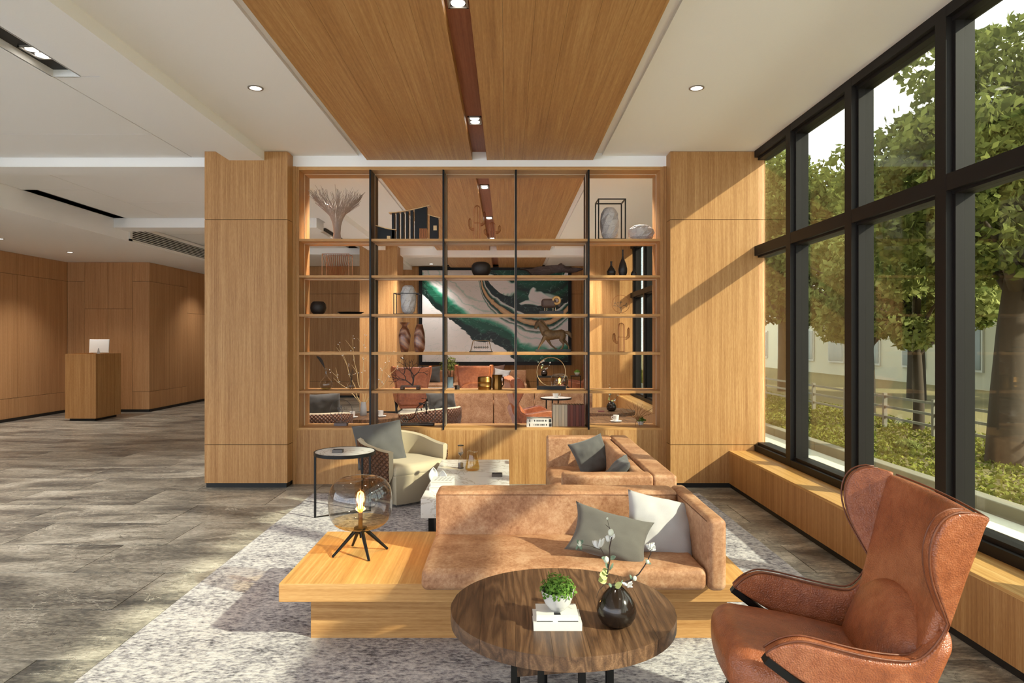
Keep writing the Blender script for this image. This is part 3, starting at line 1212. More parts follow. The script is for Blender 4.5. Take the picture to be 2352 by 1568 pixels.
def cuboid_frame(px0, px1, zb, H, D, label, bar=0.012):
    x0, x1 = SX(px0), SX(px1)
    t = thing('cuboid_frame', label, 'frame', ((x0 + x1) / 2, YC, zb))
    w = (x1 - x0) / 2
    d = D / 2
    for sx in (-1, 1):
        for sy in (-1, 1):
            MB().box(sx * (w - bar / 2) - bar / 2, sx * (w - bar / 2) + bar / 2, sy * (d - bar / 2) - bar / 2, sy * (d - bar / 2) + bar / 2, 0, H).build('post', BMETAL, t)
    for z in (0.0, H - bar):
        for s in (-1, 1):
            MB().box(-w + bar, w - bar, s * (d - bar / 2) - bar / 2, s * (d - bar / 2) + bar / 2, z, z + bar).build('rail', BMETAL, t)
            MB().box(s * (w - bar / 2) - bar / 2, s * (w - bar / 2) + bar / 2, -d + bar, d - bar, z, z + bar).build('rail', BMETAL, t)


cuboid_frame(1370, 1433, R1, 0.43, 0.26, 'black open metal frame around the tall stone on the top shelf')
faceted('tall_stone', 'tall faceted pale stone inside the black frame', (SX(1400), YC, R1), 0.105, 0.178, 9, 7, 0.55, 0.09)
faceted('flat_stone', 'squat faceted pale stone beside the black framed one', (SX(1472), YC, R1), 0.146, 0.085, 11, 6, 0.7, 0.11)

# second row
t = thing('wire_basket', 'copper wire basket frame on the shelf under the twig vase', 'basket', (SX(775), YC, R2))
H, a, b = 0.235, 0.14, 0.085
m = MB()
for (w, z) in ((1.0, H), (0.55, 0.003)):
    q = [(-a * w, -b * w, z), (a * w, -b * w, z), (a * w, b * w, z), (-a * w, b * w, z)]
    m.tube(q, 0.0032, 5, closed=True)
for sx in (-1, 1):
    for sy in (-1, 1):
        m.tube([(sx * a, sy * b, 0), (sx * a, sy * b, H)], 0.0032, 5)
m.build('rim', COPPER, t)
for sy in (-1, 1):
    m = MB()
    for i in range(13):
        s = -1 + 2 * i / 12
        m.tube([(s * a, sy * b, H), (s * a * 0.55, sy * b * 0.55, 0.003)], 0.0018, 4)
    m.build('wires', COPPER, t)


def pot(name, label, px, zb, prof, mat, cat='vase', smooth=50, n=28, y=YC, group=None):
    o = MB().lathe(prof, n).build(name, mat, None, smooth)
    o.location = (SX(px), y, zb)
    return tag(o, label, cat, group)


pot('round_vase', 'squat dark brown round vase on the upper middle shelf', 1105, R2,
    [(0, 0), (0.06, 0), (0.088, 0.03), (0.104, 0.075), (0.1, 0.12), (0.078, 0.148), (0.05, 0.157), (0.046, 0.150), (0, 0.14)], DKCLAY)
# driftwood
rnd = random.Random(11)
up = [(-.335, .10), (-.27, .085), (-.2, .09), (-.15, .112), (-.08, .118), (0, .126), (.06, .128), (.10, .140), (.115, .143), (.105, .125), (.13, .115), (.17, .105), (.24, .100), (.31, .096), (.33, .09)]
lowr = [(.325, .075), (.27, .05), (.2, .040), (.12, .048), (.03, .038), (-.05, .012), (-.1, .0), (-.16, .01), (-.205, .03), (-.225, .0), (-.235, .035), (-.28, .075)]
dw = MB()
pl = up + lowr
mid = len(pl)
for i in range(len(up) - 1):
    pass
dw.prism([(x * 0.985, z) for x, z in pl], -0.012, 0.03)
o = MB()
nseg = 22
rowsd = []
for i in range(nseg + 1):
    x = -0.335 + 0.665 * i / nseg
    def at(l, x):
        l = sorted(l)
        for (xa, za), (xb, zb_) in zip(l[:-1], l[1:]):
            if xa <= x <= xb:
                return za + (zb_ - za) * (x - xa) / (xb - xa + 1e-9)
        return l[0][1] if x < l[0][0] else l[-1][1]
    zt, zl = at(up, x), at(lowr, x)
    if zt - zl < 0.008:
        zt, zl = (zt + zl) / 2 + 0.004, (zt + zl) / 2 - 0.004
    cz, hz = (zt + zl) / 2, (zt - zl) / 2
    hy = 0.035 + 0.02 * math.sin(i * 0.9)
    rowsd.append([(x, hy * math.cos(2 * PI * k / 10) * (1 + .2 * rnd.uniform(-1, 1)), cz + hz * math.sin(2 * PI * k / 10)) for k in range(10)])
o.grid(rowsd, True)
o.f.append(tuple(range(9, -1, -1)))
o.f.append(tuple(nseg * 10 + k for k in range(10)))
o.tube([(-0.2, 0, 0.05), (-0.225, 0, 0.02), (-0.235, 0.0, 0.0)], [0.014, 0.009, 0.003], 6)
o.tube([(0.08, 0, 0.12), (0.10, 0, 0.138), (0.118, 0, 0.146)], [0.018, 0.01, 0.002], 6)
dwo = o.build('driftwood', wood('weathered_driftwood', 'x', S(58, 42, 36), S(78, 60, 54), S(98, 80, 72), 60, 20, 0.9), None, 50)
dwo.location = (SX(1267), YC, R2)
tag(dwo, 'long weathered piece of driftwood on the upper shelf', 'driftwood')


def ribbed(prof, ribs=10):
    out = []
    for i in range(len(prof) - 1):
        (r0, z0), (r1, z1) = prof[i], prof[i + 1]
        k = max(1, int((z1 - z0) / 0.008))
        for j in range(k):
            s = j / k
            out.append((r0 + (r1 - r0) * s - (0.0025 if j % 2 else 0), z0 + (z1 - z0) * s))
    out.append(prof[-1])
    return out


BV = plain('black_ribbed_clay', S(30, 25, 23), 0.5)
pot('bottle_vase', 'short necked black ribbed bottle vase beside a taller one', 1404, R2,
    [(0, 0)] + ribbed([(0.036, 0.0), (0.048, 0.035), (0.047, 0.06), (0.03, 0.09), (0.013, 0.115), (0.011, 0.15), (0.013, 0.165)]) + [(0.009, 0.165), (0, 0.15)], BV, group='black bottle vases')
pot('bottle_vase', 'tallest of the three black bottle vases', 1430.5, R2,
    [(0, 0)] + ribbed([(0.034, 0.0), (0.048, 0.05), (0.049, 0.085), (0.036, 0.14), (0.018, 0.185), (0.010, 0.22), (0.009, 0.28), (0.011, 0.29)]) + [(0.007, 0.29), (0, 0.28)], BV, group='black bottle vases')
pot('bottle_vase', 'tiny smooth black bottle vase beside the tallest ribbed one', 1456, R2,
    [(0, 0), (0.026, 0.0), (0.034, 0.025), (0.027, 0.05), (0.01, 0.07), (0.004, 0.095), (0.002, 0.105), (0, 0.105)], BV, group='black bottle vases')

# third row
pot('dark_pot', 'dark round clay pot with a broken rim beside the black tray', 731, R3,
    [(0, 0), (0.045, 0), (0.074, 0.03), (0.084, 0.07), (0.076, 0.115), (0.055, 0.138), (0.05, 0.134), (0.07, 0.11), (0.06, 0.05), (0, 0.03)], DKCLAY, 'pot')
pot('flat_tray', 'thin black shallow tray beside the dark round pot', 805, R3,
    [(0, 0), (0.09, 0), (0.148, 0.022), (0.146, 0.027), (0.09, 0.008), (0, 0.006)], BMETAL, 'tray', n=8)
cuboid_frame(907, 964, R3, 0.225, 0.2, 'low black metal frame around the white faceted stone', 0.008)
faceted('white_stone', 'white faceted stone standing in the low black frame', (SX(938), YC, R3 + 0.009), 0.088, 0.151, 9, 6, 0.45, 0.082)
# ram
t = thing('ram_sculpture', 'stylised ram sculpture with a curled tan horn on a dark block', 'sculpture', (SX(1266), YC, R3))
MB().box(-0.127, 0.127, -0.05, 0.05, 0, 0.038).build('base', plain('dark_block', S(58, 54, 52), 0.6), t)
for x in (-0.07, -0.045, 0.02, 0.045):
    MB().tube([(x, 0, 0.036), (x, 0, 0.075)], 0.0025, 6).build('leg', GOLDW, t)
MB().rbox(-0.105, 0.055, -0.035, 0.035, 0.072, 0.170, 0.0345, 5, 1).build('body', plain('ram_brown', S(88, 66, 56), 0.6), t, 180)
hd = MB()
hd.ball((0.085, 0, 0.115), 0.020, 0.016, 0.036, 12, 8)
hd.build('head', plain('ram_grey', S(80, 72, 68), 0.5), t, 180)
MB().tube([(0.055 + 0.036 * math.cos(2 * PI * k / 20), -0.02, 0.150 + 0.036 * math.sin(2 * PI * k / 20)) for k in range(20)], 0.014, 8, closed=True).build('horn', plain('ram_horn', S(206, 160, 96), 0.45, 0.3), t, 180)
MB().tube([(0.055 + 0.034 * math.cos(2 * PI * k / 20), 0.02, 0.150 + 0.034 * math.sin(2 * PI * k / 20)) for k in range(20)], 0.012, 8, closed=True).build('horn', plain('ram_horn_far', S(206, 160, 96), 0.45, 0.3), t, 180)


def ring_stand(px, zb, R, label, mat, base_mat, bw, bh, thick=0.003, tree=False):
    t = thing('ring_sculpture', label, 'sculpture', (SX(px), YC, zb))
    MB().box(-bw, bw, -0.04, 0.04, 0, bh).build('base', base_mat, t)
    zc = bh + R + (0.012 if tree else 0)
    MB().tube([(R * math.cos(2 * PI * k / 48), 0, zc + R * math.sin(2 * PI * k / 48)) for k in range(48)], thick, 6, closed=True).build('ring', mat, t, 180)
    if tree:
        for s in (-1, 1):
            MB().tube([(s * 0.015, 0, bh), (s * 0.015, 0, zc - R + 0.003)], 0.002, 5).build('prong', mat, t)
        rnd = random.Random(int(px))
        m = MB()
        def br(p, d, L, r_, dep):
            e = p + d * L
            m.tube([p, p + d * L * .5 + Vector((rnd.uniform(-.1, .1) * L, 0, 0)), e], [r_, r_ * .85, r_ * .7], 5)
            if dep:
                for k in range(3):
                    a = rnd.uniform(-.95, .95)
                    nd = Vector((d.x * math.cos(a) - d.z * math.sin(a), rnd.uniform(-.12, .12), d.x * math.sin(a) + d.z * math.cos(a)))
                    br(e, nd.normalized(), L * rnd.uniform(.6, .8), r_ * .65, dep - 1)
        br(Vector((0, 0, zc - R)), Vector((0, 0, 1)), R * 0.5, 0.004, 4)
        m.build('wire_tree', IRON, t)
    return t


ring_stand(1426, R3, 0.094, 'thin copper ring framing a grey wire tree above a wire cactus', COPPER, BMETAL, 0.045, 0.008, 0.0022, True)

# fourth row: swirled vases
def swirl():
    n = N('swirled_glass_clay')
    v = n.coords((1, 1, 1), rot=(0.3, 0.6, 0.0))
    w = n.n('ShaderNodeTexWave', bands_direction='DIAGONAL')
    w.inputs['Scale'].default_value = 6.0
    w.inputs['Distortion'].default_value = 7.0
    w.inputs['Detail'].default_value = 3.0
    n.l(v, w.inputs['Vector'])
    c = n.ramp(w.outputs['Fac'], [(0.05, S(104, 60, 40)), (0.4, S(150, 96, 66)), (0.65, S(128, 96, 90)), (0.95, S(176, 134, 110))])
    return n.bsdf(c, 0.3, 0, 0.5)


SWIRL = swirl()
pot('swirled_vase', 'brown swirled vase with a flared lip', 929.5, R4,
    [(0, 0), (0.036, 0.0), (0.044, 0.02), (0.062, 0.13), (0.064, 0.18), (0.05, 0.235), (0.028, 0.265), (0.026, 0.28), (0.056, 0.312), (0.053, 0.314), (0.02, 0.285), (0, 0.27)], SWIRL, group='swirled vases')
pot('swirled_vase', 'brown swirled vase with a plain narrow mouth', 963.5, R4,
    [(0, 0), (0.04, 0.0), (0.055, 0.03), (0.06, 0.1), (0.055, 0.2), (0.036, 0.285), (0.030, 0.295), (0.026, 0.29), (0, 0.27)], SWIRL, group='swirled vases')
# swinging balls
t = thing('swinging_balls_toy', 'desk toy of seven steel balls hung from a bent wire frame', 'desk toy', (SX(1105), YC, R4))
MB().box(-0.125, 0.125, -0.05, 0.05, 0, 0.008).build('base', BMETAL, t)
for sy in (-0.04, 0.04):
    MB().tube([(-0.112, sy, 0.008), (-0.085, sy, 0.118), (-0.078, sy, 0.122), (0.078, sy, 0.122), (0.085, sy, 0.118), (0.112, sy, 0.008)], 0.003, 6).build('wire_frame', GOLDW, t, 60)
for i in range(7):
    x = -0.068 + i * 0.0227
    b_ = MB().ball((x, 0, 0.048), 0.011, nu=12, nv=8).build('ball', plain('steel_ball', S(150, 146, 140), 0.15, 1.0) if i == 0 else bpy.data.materials['steel_ball'], t, 180)
    MB().tube([(x, -0.04, 0.122), (x, 0, 0.058), (x, 0.04, 0.122)], 0.0007, 4).build('thread', IRON, b_)
# horse
def horse():
    t = thing('horse_sculpture', 'bronze trotting horse sculpture on a dark base', 'sculpture', (SX(1270), YC, R4))
    HB = leather('rusty_bronze', S(76, 54, 32), S(98, 72, 44), S(122, 94, 60), 14, 0.6, 90, 0.4, 0.4)
    MB().box(-0.185, 0.185, -0.045, 0.045, 0, 0.028).build('base', plain('dark_plinth', S(48, 46, 44), 0.6), t)
    m = MB()
    def limb(pts, rs, fl=1.0, n=10):
        k = MB().tube(pts, rs, n)
        k.v = [(p[0], p[1] * fl, p[2]) for p in k.v]
        m.add(k.v, k.f)
    # trunk: deep chest at the left, narrow belly, croup at the right
    rows = []
    trunk = [(-.105, .195, .030, .042), (-.085, .190, .045, .056), (-.05, .182, .050, .060), (0, .180, .046, .052), (.05, .186, .044, .048), (.09, .190, .046, .052), (.12, .186, .036, .046), (.135, .184, .018, .026)]
    for (x, z, ry, rz) in trunk:
        rows.append([(x, ry * math.cos(2 * PI * k / 14), z + rz * math.sin(2 * PI * k / 14)) for k in range(14)])
    m.grid(rows, True)
    m.f.append(tuple(len(m.v) - 14 * 8 + k for k in range(13, -1, -1)))
    m.f.append(tuple(len(m.v) - 14 + k for k in range(14)))
    limb([(-.07, 0, .20), (-.105, 0, .255), (-.128, 0, .295), (-.150, 0, .315)], [.055, .044, .034, .026], 0.6)      # arched neck
    limb([(-.142, 0, .322), (-.165, 0, .305), (-.180, 0, .272), (-.188, 0, .245)], [.024, .026, .020, .013], 0.7)    # head
    for s in (-1, 1):
        limb([(-.145, s * .008, .335), (-.148, s * .010, .362)], [.008, .001], 1, 6)                                 # ears
    limb([(-.08, -.022, .17), (-.112, -.025, .115), (-.140, -.025, .070), (-.160, -.025, .028)], [.028, .017, .010, .009])
    limb([(-.07, .022, .17), (-.045, .025, .115), (-.015, .025, .070), (.03, .025, .035), (.045, .025, .030)], [.028, .017, .010, .009, .010])
    limb([(.10, -.022, .18), (.085, -.025, .125), (.112, -.025, .085), (.098, -.025, .045), (.085, -.025, .028)], [.036, .022, .012, .009, .010])
    limb([(.11, .022, .18), (.115, .025, .125), (.150, .025, .092), (.170, .025, .055), (.172, .025, .030)], [.036, .022, .012, .009, .010])
    limb([(.13, 0, .21), (.165, 0, .205), (.19, 0, .175), (.197, 0, .150)], [.014, .022, .018, .004], 0.7)           # tail
    for i in range(7):                                                                                               # mane
        s = i / 6
        p = Vector((-.075 - .06 * s, 0, .245 + .085 * s))
        limb([p, p + Vector((.02, 0, .012)), p + Vector((.038, 0, -.002))], [.012, .010, .002], 0.6, 6)
    m.build('horse_body', HB, t, 60)
    return t


horse()

# fifth row
t = thing('glass_flask', 'round clear glass flask holding a dark feather', 'flask', (SX(749), YC, R5))
MB().lathe([(0, 0), (0.04, 0.0), (0.066, 0.03), (0.07, 0.055), (0.058, 0.09), (0.03, 0.12), (0.016, 0.14), (0.014, 0.20), (0.022, 0.222)], 32).build('bulb', CLEAR, t, 180)
MB().lathe([(0, 0.004), (0.04, 0.004), (0.058, 0.022), (0, 0.022)], 24).build('water', thin_glass('greenish_water', (0.6, 0.62, 0.5)), t, 60)
MB().lathe([(0.013, 0.216), (0.023, 0.218), (0.024, 0.226), (0.014, 0.226)], 20).build('collar', CLEAR, t, 60)
fe = MB()
q = [Vector((0.0, 0, 0.15)), Vector((-0.02, 0, 0.24)), Vector((-0.06, 0, 0.32)), Vector((-0.1, 0, 0.355))]
rows = []
for j in range(13):
    s = j / 12
    p = interp(q, s)
    w = 0.0015 if s < .3 else 0.016 * math.sin(PI * min(1, (s - .3) / .7)) ** .7 + 0.001
    rows.append([(p.x - w * .8, p.y - 0.003, p.z - w * .5), (p.x, p.y, p.z), (p.x + w * .8, p.y - 0.003, p.z + w * .5)])
fe.grid(rows)
fe.build('feather', plain('dark_feather', S(60, 50, 44), 0.8), t, 180, solid=0.0015)
t = thing('reed_diffuser', 'small clear glass bottle with thin dark reeds', 'reed diffuser', (SX(807), YC, R5))
MB().lathe([(0, 0), (0.03, 0), (0.045, 0.025), (0.044, 0.05), (0.026, 0.078), (0.014, 0.088), (0.015, 0.1)], 28).build('bottle', CLEAR, t, 180)
for i in range(5):
    a = i * 1.3
    MB().tube([(-0.018 * math.cos(a), -0.018 * math.sin(a), 0.006), (0.028 * math.cos(a), 0.03 * math.sin(a), 0.20 + 0.015 * (i % 3))], 0.0018, 5).build('reed', INK, t)
# coral branch on a stand
t = thing('branch_sculpture', 'dark bare branch sculpture on a small wooden stand', 'sculpture', (SX(943), YC, R5))
WST = plain('dark_wood_stand', S(84, 54, 34), 0.5)
MB().box(-0.1, 0.1, -0.05, 0.05, 0.03, 0.042).build('stand_top', WST, t)
for s in (-1, 1):
    MB().rbox(s * 0.085 - 0.02, s * 0.085 + 0.02, -0.048, 0.048, 0, 0.031, 0.009, 2, 1).build('stand_foot', WST, t, 50)
m = MB()
rnd = random.Random(5)


def grow(m, p, d, L, r_, dep, spread=0.8, flat=0.35, kids=2):
    mid = p + d * L * .5 + Vector((rnd.uniform(-.12, .12), rnd.uniform(-.05, .05), rnd.uniform(-.08, .08))) * L
    e = p + d * L
    m.tube([p, mid, e], [r_, r_ * .85, r_ * .7], 6)
    if dep == 0:
        return
    for k in range(kids + (rnd.random() < .3)):
        a = rnd.uniform(.3, spread) * (1 if (k + dep) % 2 else -1)
        nd = Vector((d.x * math.cos(a) - d.z * math.sin(a), d.y + rnd.uniform(-flat, flat), d.x * math.sin(a) + d.z * math.cos(a)))
        grow(m, e, nd.normalized(), L * rnd.uniform(.62, .85), r_ * .66, dep - 1, spread, flat, kids)


grow(m, Vector((0.02, 0, 0.04)), Vector((0.15, 0, 1)).normalized(), 0.10, 0.010, 4)
grow(m, Vector((0.02, 0, 0.045)), Vector((-0.8, 0, 0.6)).normalized(), 0.09, 0.008, 3)
grow(m, Vector((0.03, 0, 0.10)), Vector((-0.3, 0, 1)).normalized(), 0.10, 0.007, 3)
m.build('branch', plain('dark_branch', S(66, 50, 44), 0.7), t, 60)
# small lantern bottle
t = thing('small_lantern', 'tiny glass lantern bottle with dark base on the middle shelf', 'lantern', (SX(1050), YC, R5))
MB().lathe([(0, 0), (0.026, 0), (0.026, 0.045), (0, 0.045)], 4).build('base', DKCLAY, t)
MB().lathe([(0.025, 0.045), (0.025, 0.075), (0.008, 0.105)], 4).build('glass_body', CLEAR, t)
MB().tube([(0.0, 0, 0.1), (-0.01, 0, 0.125), (0, 0, 0.135), (0.01, 0, 0.125), (0, 0, 0.1)], 0.002, 5).build('wire_handle', COPPER, t)
# brass drum and jug
t = thing('brass_drum', 'round ribbed brass drum pot on the middle shelf', 'pot', (SX(1113), YC, R5))
MB().lathe([(0, 0), (0.068, 0), (0.072, 0.03), (0.074, 0.033), (0.072, 0.036), (0.074, 0.08), (0.076, 0.083), (0.074, 0.086), (0.074, 0.12), (0.068, 0.135), (0.064, 0.135), (0.068, 0.12), (0.064, 0.01), (0, 0.01)], 36).build('body', BRASS, t, 50)
MB().box(0.068, 0.105, -0.012, 0.012, 0.015, 0.118).build('side_plate', plain('dark_brass', S(84, 60, 34), 0.4, 0.8), t)
t = thing('brass_jug', 'angular brass jug beside the round drum pot', 'jug', (SX(1142), YC, R5))
MB().lathe([(0, 0), (0.05, 0), (0.053, 0.05), (0.044, 0.11), (0.058, 0.155), (0.054, 0.155), (0.04, 0.11), (0.048, 0.01), (0, 0.01)], 9).build('body', BRASS, t, 30)
MB().tube([(0.05, 0, 0.14), (0.066, 0, 0.12), (0.066, 0, 0.05), (0.05, 0, 0.03)], 0.006, 6).build('handle', bpy.data.materials['dark_brass'], t, 60)
# big ring with a block base
ring_stand(1266, R5, 0.153, 'large pale brass ring on a long black block', GOLDW, BMETAL, 0.153, 0.036, 0.005)

# bottom row
ring_stand(783.5, R6, 0.118, 'thin grey ring framing a wire tree on a small grey block', IRON, plain('grey_block', S(112, 100, 100), 0.6), 0.067, 0.03, 0.0028, True)
# penny farthing
t = thing('bicycle_model', 'black model of a penny farthing bicycle on a long dark base', 'model bicycle', (SX(950), YC, R6))
m = MB()
m.rbox(-0.15, 0.222, -0.045, 0.045, 0, 0.03, 0.012, 2, 1)
m.build('base', plain('black_lacquer', S(40, 34, 32), 0.35), t, 50)


def wheel(cx, cz, R, nsp, name):
    w = MB().tube([(cx + R * math.cos(2 * PI * k / 40), 0, cz + R * math.sin(2 * PI * k / 40)) for k in range(40)], 0.004, 6, closed=True).build(name, IRON, t, 180)
    for k in range(nsp):
        a = 2 * PI * k / nsp
        MB().tube([(cx, 0, cz), (cx + R * math.cos(a), 0, cz + R * math.sin(a))], 0.0011, 4).build('spoke', IRON, w)
    MB().ball((cx, 0, cz), 0.010, nu=10, nv=6).build('hub', BMETAL, w)


wheel(0.135, 0.134, 0.10, 18, 'large_wheel')
wheel(-0.098, 0.068, 0.036, 8, 'small_wheel')
MB().tube([(-0.098, 0, 0.068), (-0.04, 0, 0.064), (0.0, 0, 0.085), (0.02, 0, 0.13), (0.035, 0, 0.19), (0.06, 0, 0.215), (0.135, 0, 0.262)], 0.005, 6).build('frame', BMETAL, t, 60)
MB().tube([(0.135, 0, 0.134), (0.135, 0, 0.285), (0.085, 0, 0.290)], 0.004, 6).build('fork', BMETAL, t, 60)
MB().tube([(0.135, -0.05, 0.29), (0.135, 0.05, 0.29)], 0.004, 6).build('handlebar', BMETAL, t)
MB().rbox(0.055, 0.10, -0.015, 0.015, 0.228, 0.245, 0.006, 2, 1).build('saddle', DKCLAY, t, 60)
# books
def book(name, label, x0, x1, y0, y1, z0, z1, cover, spine='-y', group=None, marks=None, cat='book'):
    t = thing(name, label, cat, ((x0 + x1) / 2, (y0 + y1) / 2, z0), 0, group)
    w, d, h = (x1 - x0) / 2, (y1 - y0) / 2, z1 - z0
    c = 0.0025
    if spine == 'up':      # standing, spine towards the viewer
        MB().rbox(-w, w, -d, -d + 0.004, 0, h, 0.0015, 1, 1).build('spine', cover, t)
        MB().box(-w, -w + c, -d + 0.004, d, 0, h).build('cover', cover, t)
        MB().box(w - c, w, -d + 0.004, d, 0, h).build('cover', cover, t)
        MB().box(-w + c, w - c, -d + 0.004, d - 0.006, 0.003, h - 0.004).build('pages', PAPERD, t)
    else:
        MB().box(-w, w, -d, d, 0, c).build('cover', cover, t)
        MB().box(-w, w, -d, d, h - c, h).build('cover', cover, t)
        if spine == 'pages':
            MB().box(-w + .003, w, -d + 0.004, d - 0.003, c, h - c).build('pages', PAPERD, t)
            MB().box(-w, -w + .003, -d, d, c, h - c).build('spine', cover, t)
        else:
            MB().box(-w, w, -d, -d + 0.003, c, h - c).build('spine', cover, t)
            MB().box(-w + .003, w - .003, -d + 0.003, d - 0.004, c, h - c).build('pages', PAPERD, t)
    if marks:
        for (a, b, e, f_) in marks:
            if spine == 'up':
                MB().box(a, b, -d - 0.0006, -d, e, f_).build('spine_print', INK, t)
            else:
                MB().box(a, b, -d - 0.0006, -d, e, f_).build('spine_print', INK, t)
    return t


BEIGE = plain('beige_book_cloth', S(196, 176, 150), 0.8)
TAUPEB = plain('taupe_book_cloth', S(176, 160, 140), 0.8)
OXB = plain('oxblood_book_cloth', S(112, 52, 36), 0.55)
OXB2 = plain('dark_oxblood_book_cloth', S(92, 42, 30), 0.55)
x = SX(1269)
for i in range(5):
    w = 0.0305
    book('cloth_book', ('upright beige' if i % 2 else 'upright greyish taupe') + ' cloth book in the row on the bottom shelf', x, x + w - 0.001, 7.20, 7.38, R6, R6 + 0.23, BEIGE if i % 2 else TAUPEB, 'up', 'beige books on the bottom shelf')
    x += w
for i in range(6):
    w = 0.030
    book('leather_book', ('upright red brown' if i % 2 else 'upright darker oxblood') + ' book in the row on the bottom shelf', x, x + w - 0.001, 7.20, 7.38, R6, R6 + 0.228, OXB if i % 2 else OXB2, 'up', 'oxblood books on the bottom shelf')
    x += w
MAGC = plain('grey_white_cover', S(206, 200, 194), 0.5)
def spine_marks(seed, w, h):
    r_ = random.Random(seed)
    out = [(-w + 0.025, -w + 0.035, 0.006, h - 0.006)]
    xx = -w + 0.075
    while xx < w - 0.05:
        s = r_.uniform(0.004, 0.011)
        out.append((xx, xx + s, h * .32, h * .72))
        xx += s + (0.004 if r_.random() < .75 else 0.012)
    out.append((w - 0.03, w - 0.002, 0.003, h - 0.003))
    return out
bx0, bx1 = SX(1209), SX(1266)
wv = (bx1 - bx0) / 2
book('spine_printed_book', 'grey white book with a printed spine, lower of the stack beside the beige books', bx0, bx1, 7.17, 7.36, R6, R6 + 0.042, MAGC, '-y', None, spine_marks(1, wv, 0.042))
book('spine_printed_book', 'grey white book with a printed spine, upper of the stack beside the beige books', bx0 + .003, bx1 - .001, 7.18, 7.36, R6 + 0.042, R6 + 0.084, MAGC, '-y', None, spine_marks(2, wv - .003, 0.042))
# twig plant and small succulent
t = thing('twig_fan', 'dry brown twig fan standing on the bottom shelf', 'ornament', (SX(1462), YC - 0.06, R6))
m = MB()
rnd = random.Random(23)
for i in range(9):
    a = -1.25 + 2.5 * i / 8
    L = rnd.uniform(0.15, 0.24)
    d = Vector((math.sin(a), rnd.uniform(-.25, .25), max(.25, math.cos(a))))
    p = Vector((0, 0, 0.075))
    m.tube([p, p + d * L * .5 + Vector((0, 0, .012)), p + d * L], [0.0035, 0.0022, 0.001], 5)
    m.tube([p + d * L * .6, p + d * L * .6 + Vector((math.sin(a + .6), 0, .8)) * L * .3], [0.002, 0.0008], 4)
for s in (-1, 1):
    m.tube([(0, 0, 0.08), (s * 0.02, 0, 0.04), (s * 0.018, 0, 0.0)], [0.004, 0.003, 0.003], 5)
m.ball((0, 0, 0.078), 0.017, nu=10, nv=6)
m.build('twigs', plain('brown_twig', S(132, 90, 50), 0.7), t, 60)
t = thing('potted_succulent', 'small bright green succulent in a white pot on the bottom shelf', 'plant', (SX(1475), YC + 0.08, R6))
MB().lathe([(0, 0), (0.026, 0), (0.036, 0.04), (0.032, 0.04), (0.024, 0.03), (0, 0.03)], 16).build('pot', CERAM, t, 40)


def leafball(R, n, size, seed, squash=0.75, up=0.3):
    r_ = random.Random(seed)
    m = MB()
    for i in range(n):
        z = r_.uniform(-0.15, 1)
        a = r_.uniform(0, 2 * PI)
        rr = math.sqrt(max(0, 1 - z * z)) if z > 0 else 1
        rad = R * r_.uniform(0.55, 1.0)
        c = Vector((rad * rr * math.cos(a), rad * rr * math.sin(a), rad * squash * z))
        nrm = (c.normalized() + Vector((r_.uniform(-.6, .6), r_.uniform(-.6, .6), up + r_.uniform(-.3, .6)))).normalized()
        t1 = nrm.orthogonal().normalized()
        t1 = Matrix.Rotation(r_.uniform(0, 6.28), 3, nrm) @ t1
        t2 = nrm.cross(t1)
        s = size * r_.uniform(.7, 1.25)
        pts = [c - t1 * s, c - t1 * s * .45 + t2 * s * .62 + nrm * s * .12, c + t1 * s * .45 + t2 * s * .62 + nrm * s * .12, c + t1 * s, c + t1 * s * .45 - t2 * s * .62 + nrm * s * .12, c - t1 * s * .45 - t2 * s * .62 + nrm * s * .12]
        m.add(pts, [(0, 1, 2, 3), (0, 3, 4, 5)])
    return m


lf = leafball(0.05, 70, 0.013, 4, 0.9)
lf.v = [(p[0], p[1], p[2] + 0.045) for p in lf.v]
tag(lf.build('leaves', LEAF_GREEN, t), kind='stuff')

# ================================================================== NEAR LOUNGE
# ---- rug
rg = MB().rbox(-1.883, 1.871, 0.4, 6.62, 0.001, 0.012, 0.004, 2, 1).build('area_rug', RUG, None)
tag(rg, 'large grey speckled rug under the lounge seating', 'rug')
RZ = 0.0122

# ---- platform bench
t = thing('platform_bench', 'low oak platform bench with overhanging slab under the front sofa', 'bench', (0.04, 3.8, RZ))
MB().rbox(-1.103, 1.20, 3.30, 4.20, 0.232, 0.321, 0.003, 1, 1).build('slab', [OAK_X, OAK_TOP], t, world=True, matfn=lambda n: 1 if n.z > .5 else 0)
MB().box(-0.978, 1.10, 3.409, 4.10, RZ, 0.2315).build('plinth', OAK_X, t, world=True)

# ---- leather sofa on the platform
def cush(x0, x1, y0, y1, z0, z1, r, dome=0.0, wr=0.003, seed=0):
    def fn(x, y, z):
        s = (x - x0) / (x1 - x0) * 2 - 1
        q = (y - y0) / (y1 - y0) * 2 - 1
        if z > (z0 + z1) / 2:
            z += dome * max(0, 1 - s * s) ** .5 * max(0, 1 - q * q) ** .5
        d = noise.noise(Vector((x * 7 + seed, y * 7, z * 7))) * wr
        return (x + d * .4, y + d, z + d * (1 if z > z0 + 0.02 else 0))
    return MB().rbox(x0, x1, y0, y1, z0, z1, r, 4, 10, fn)


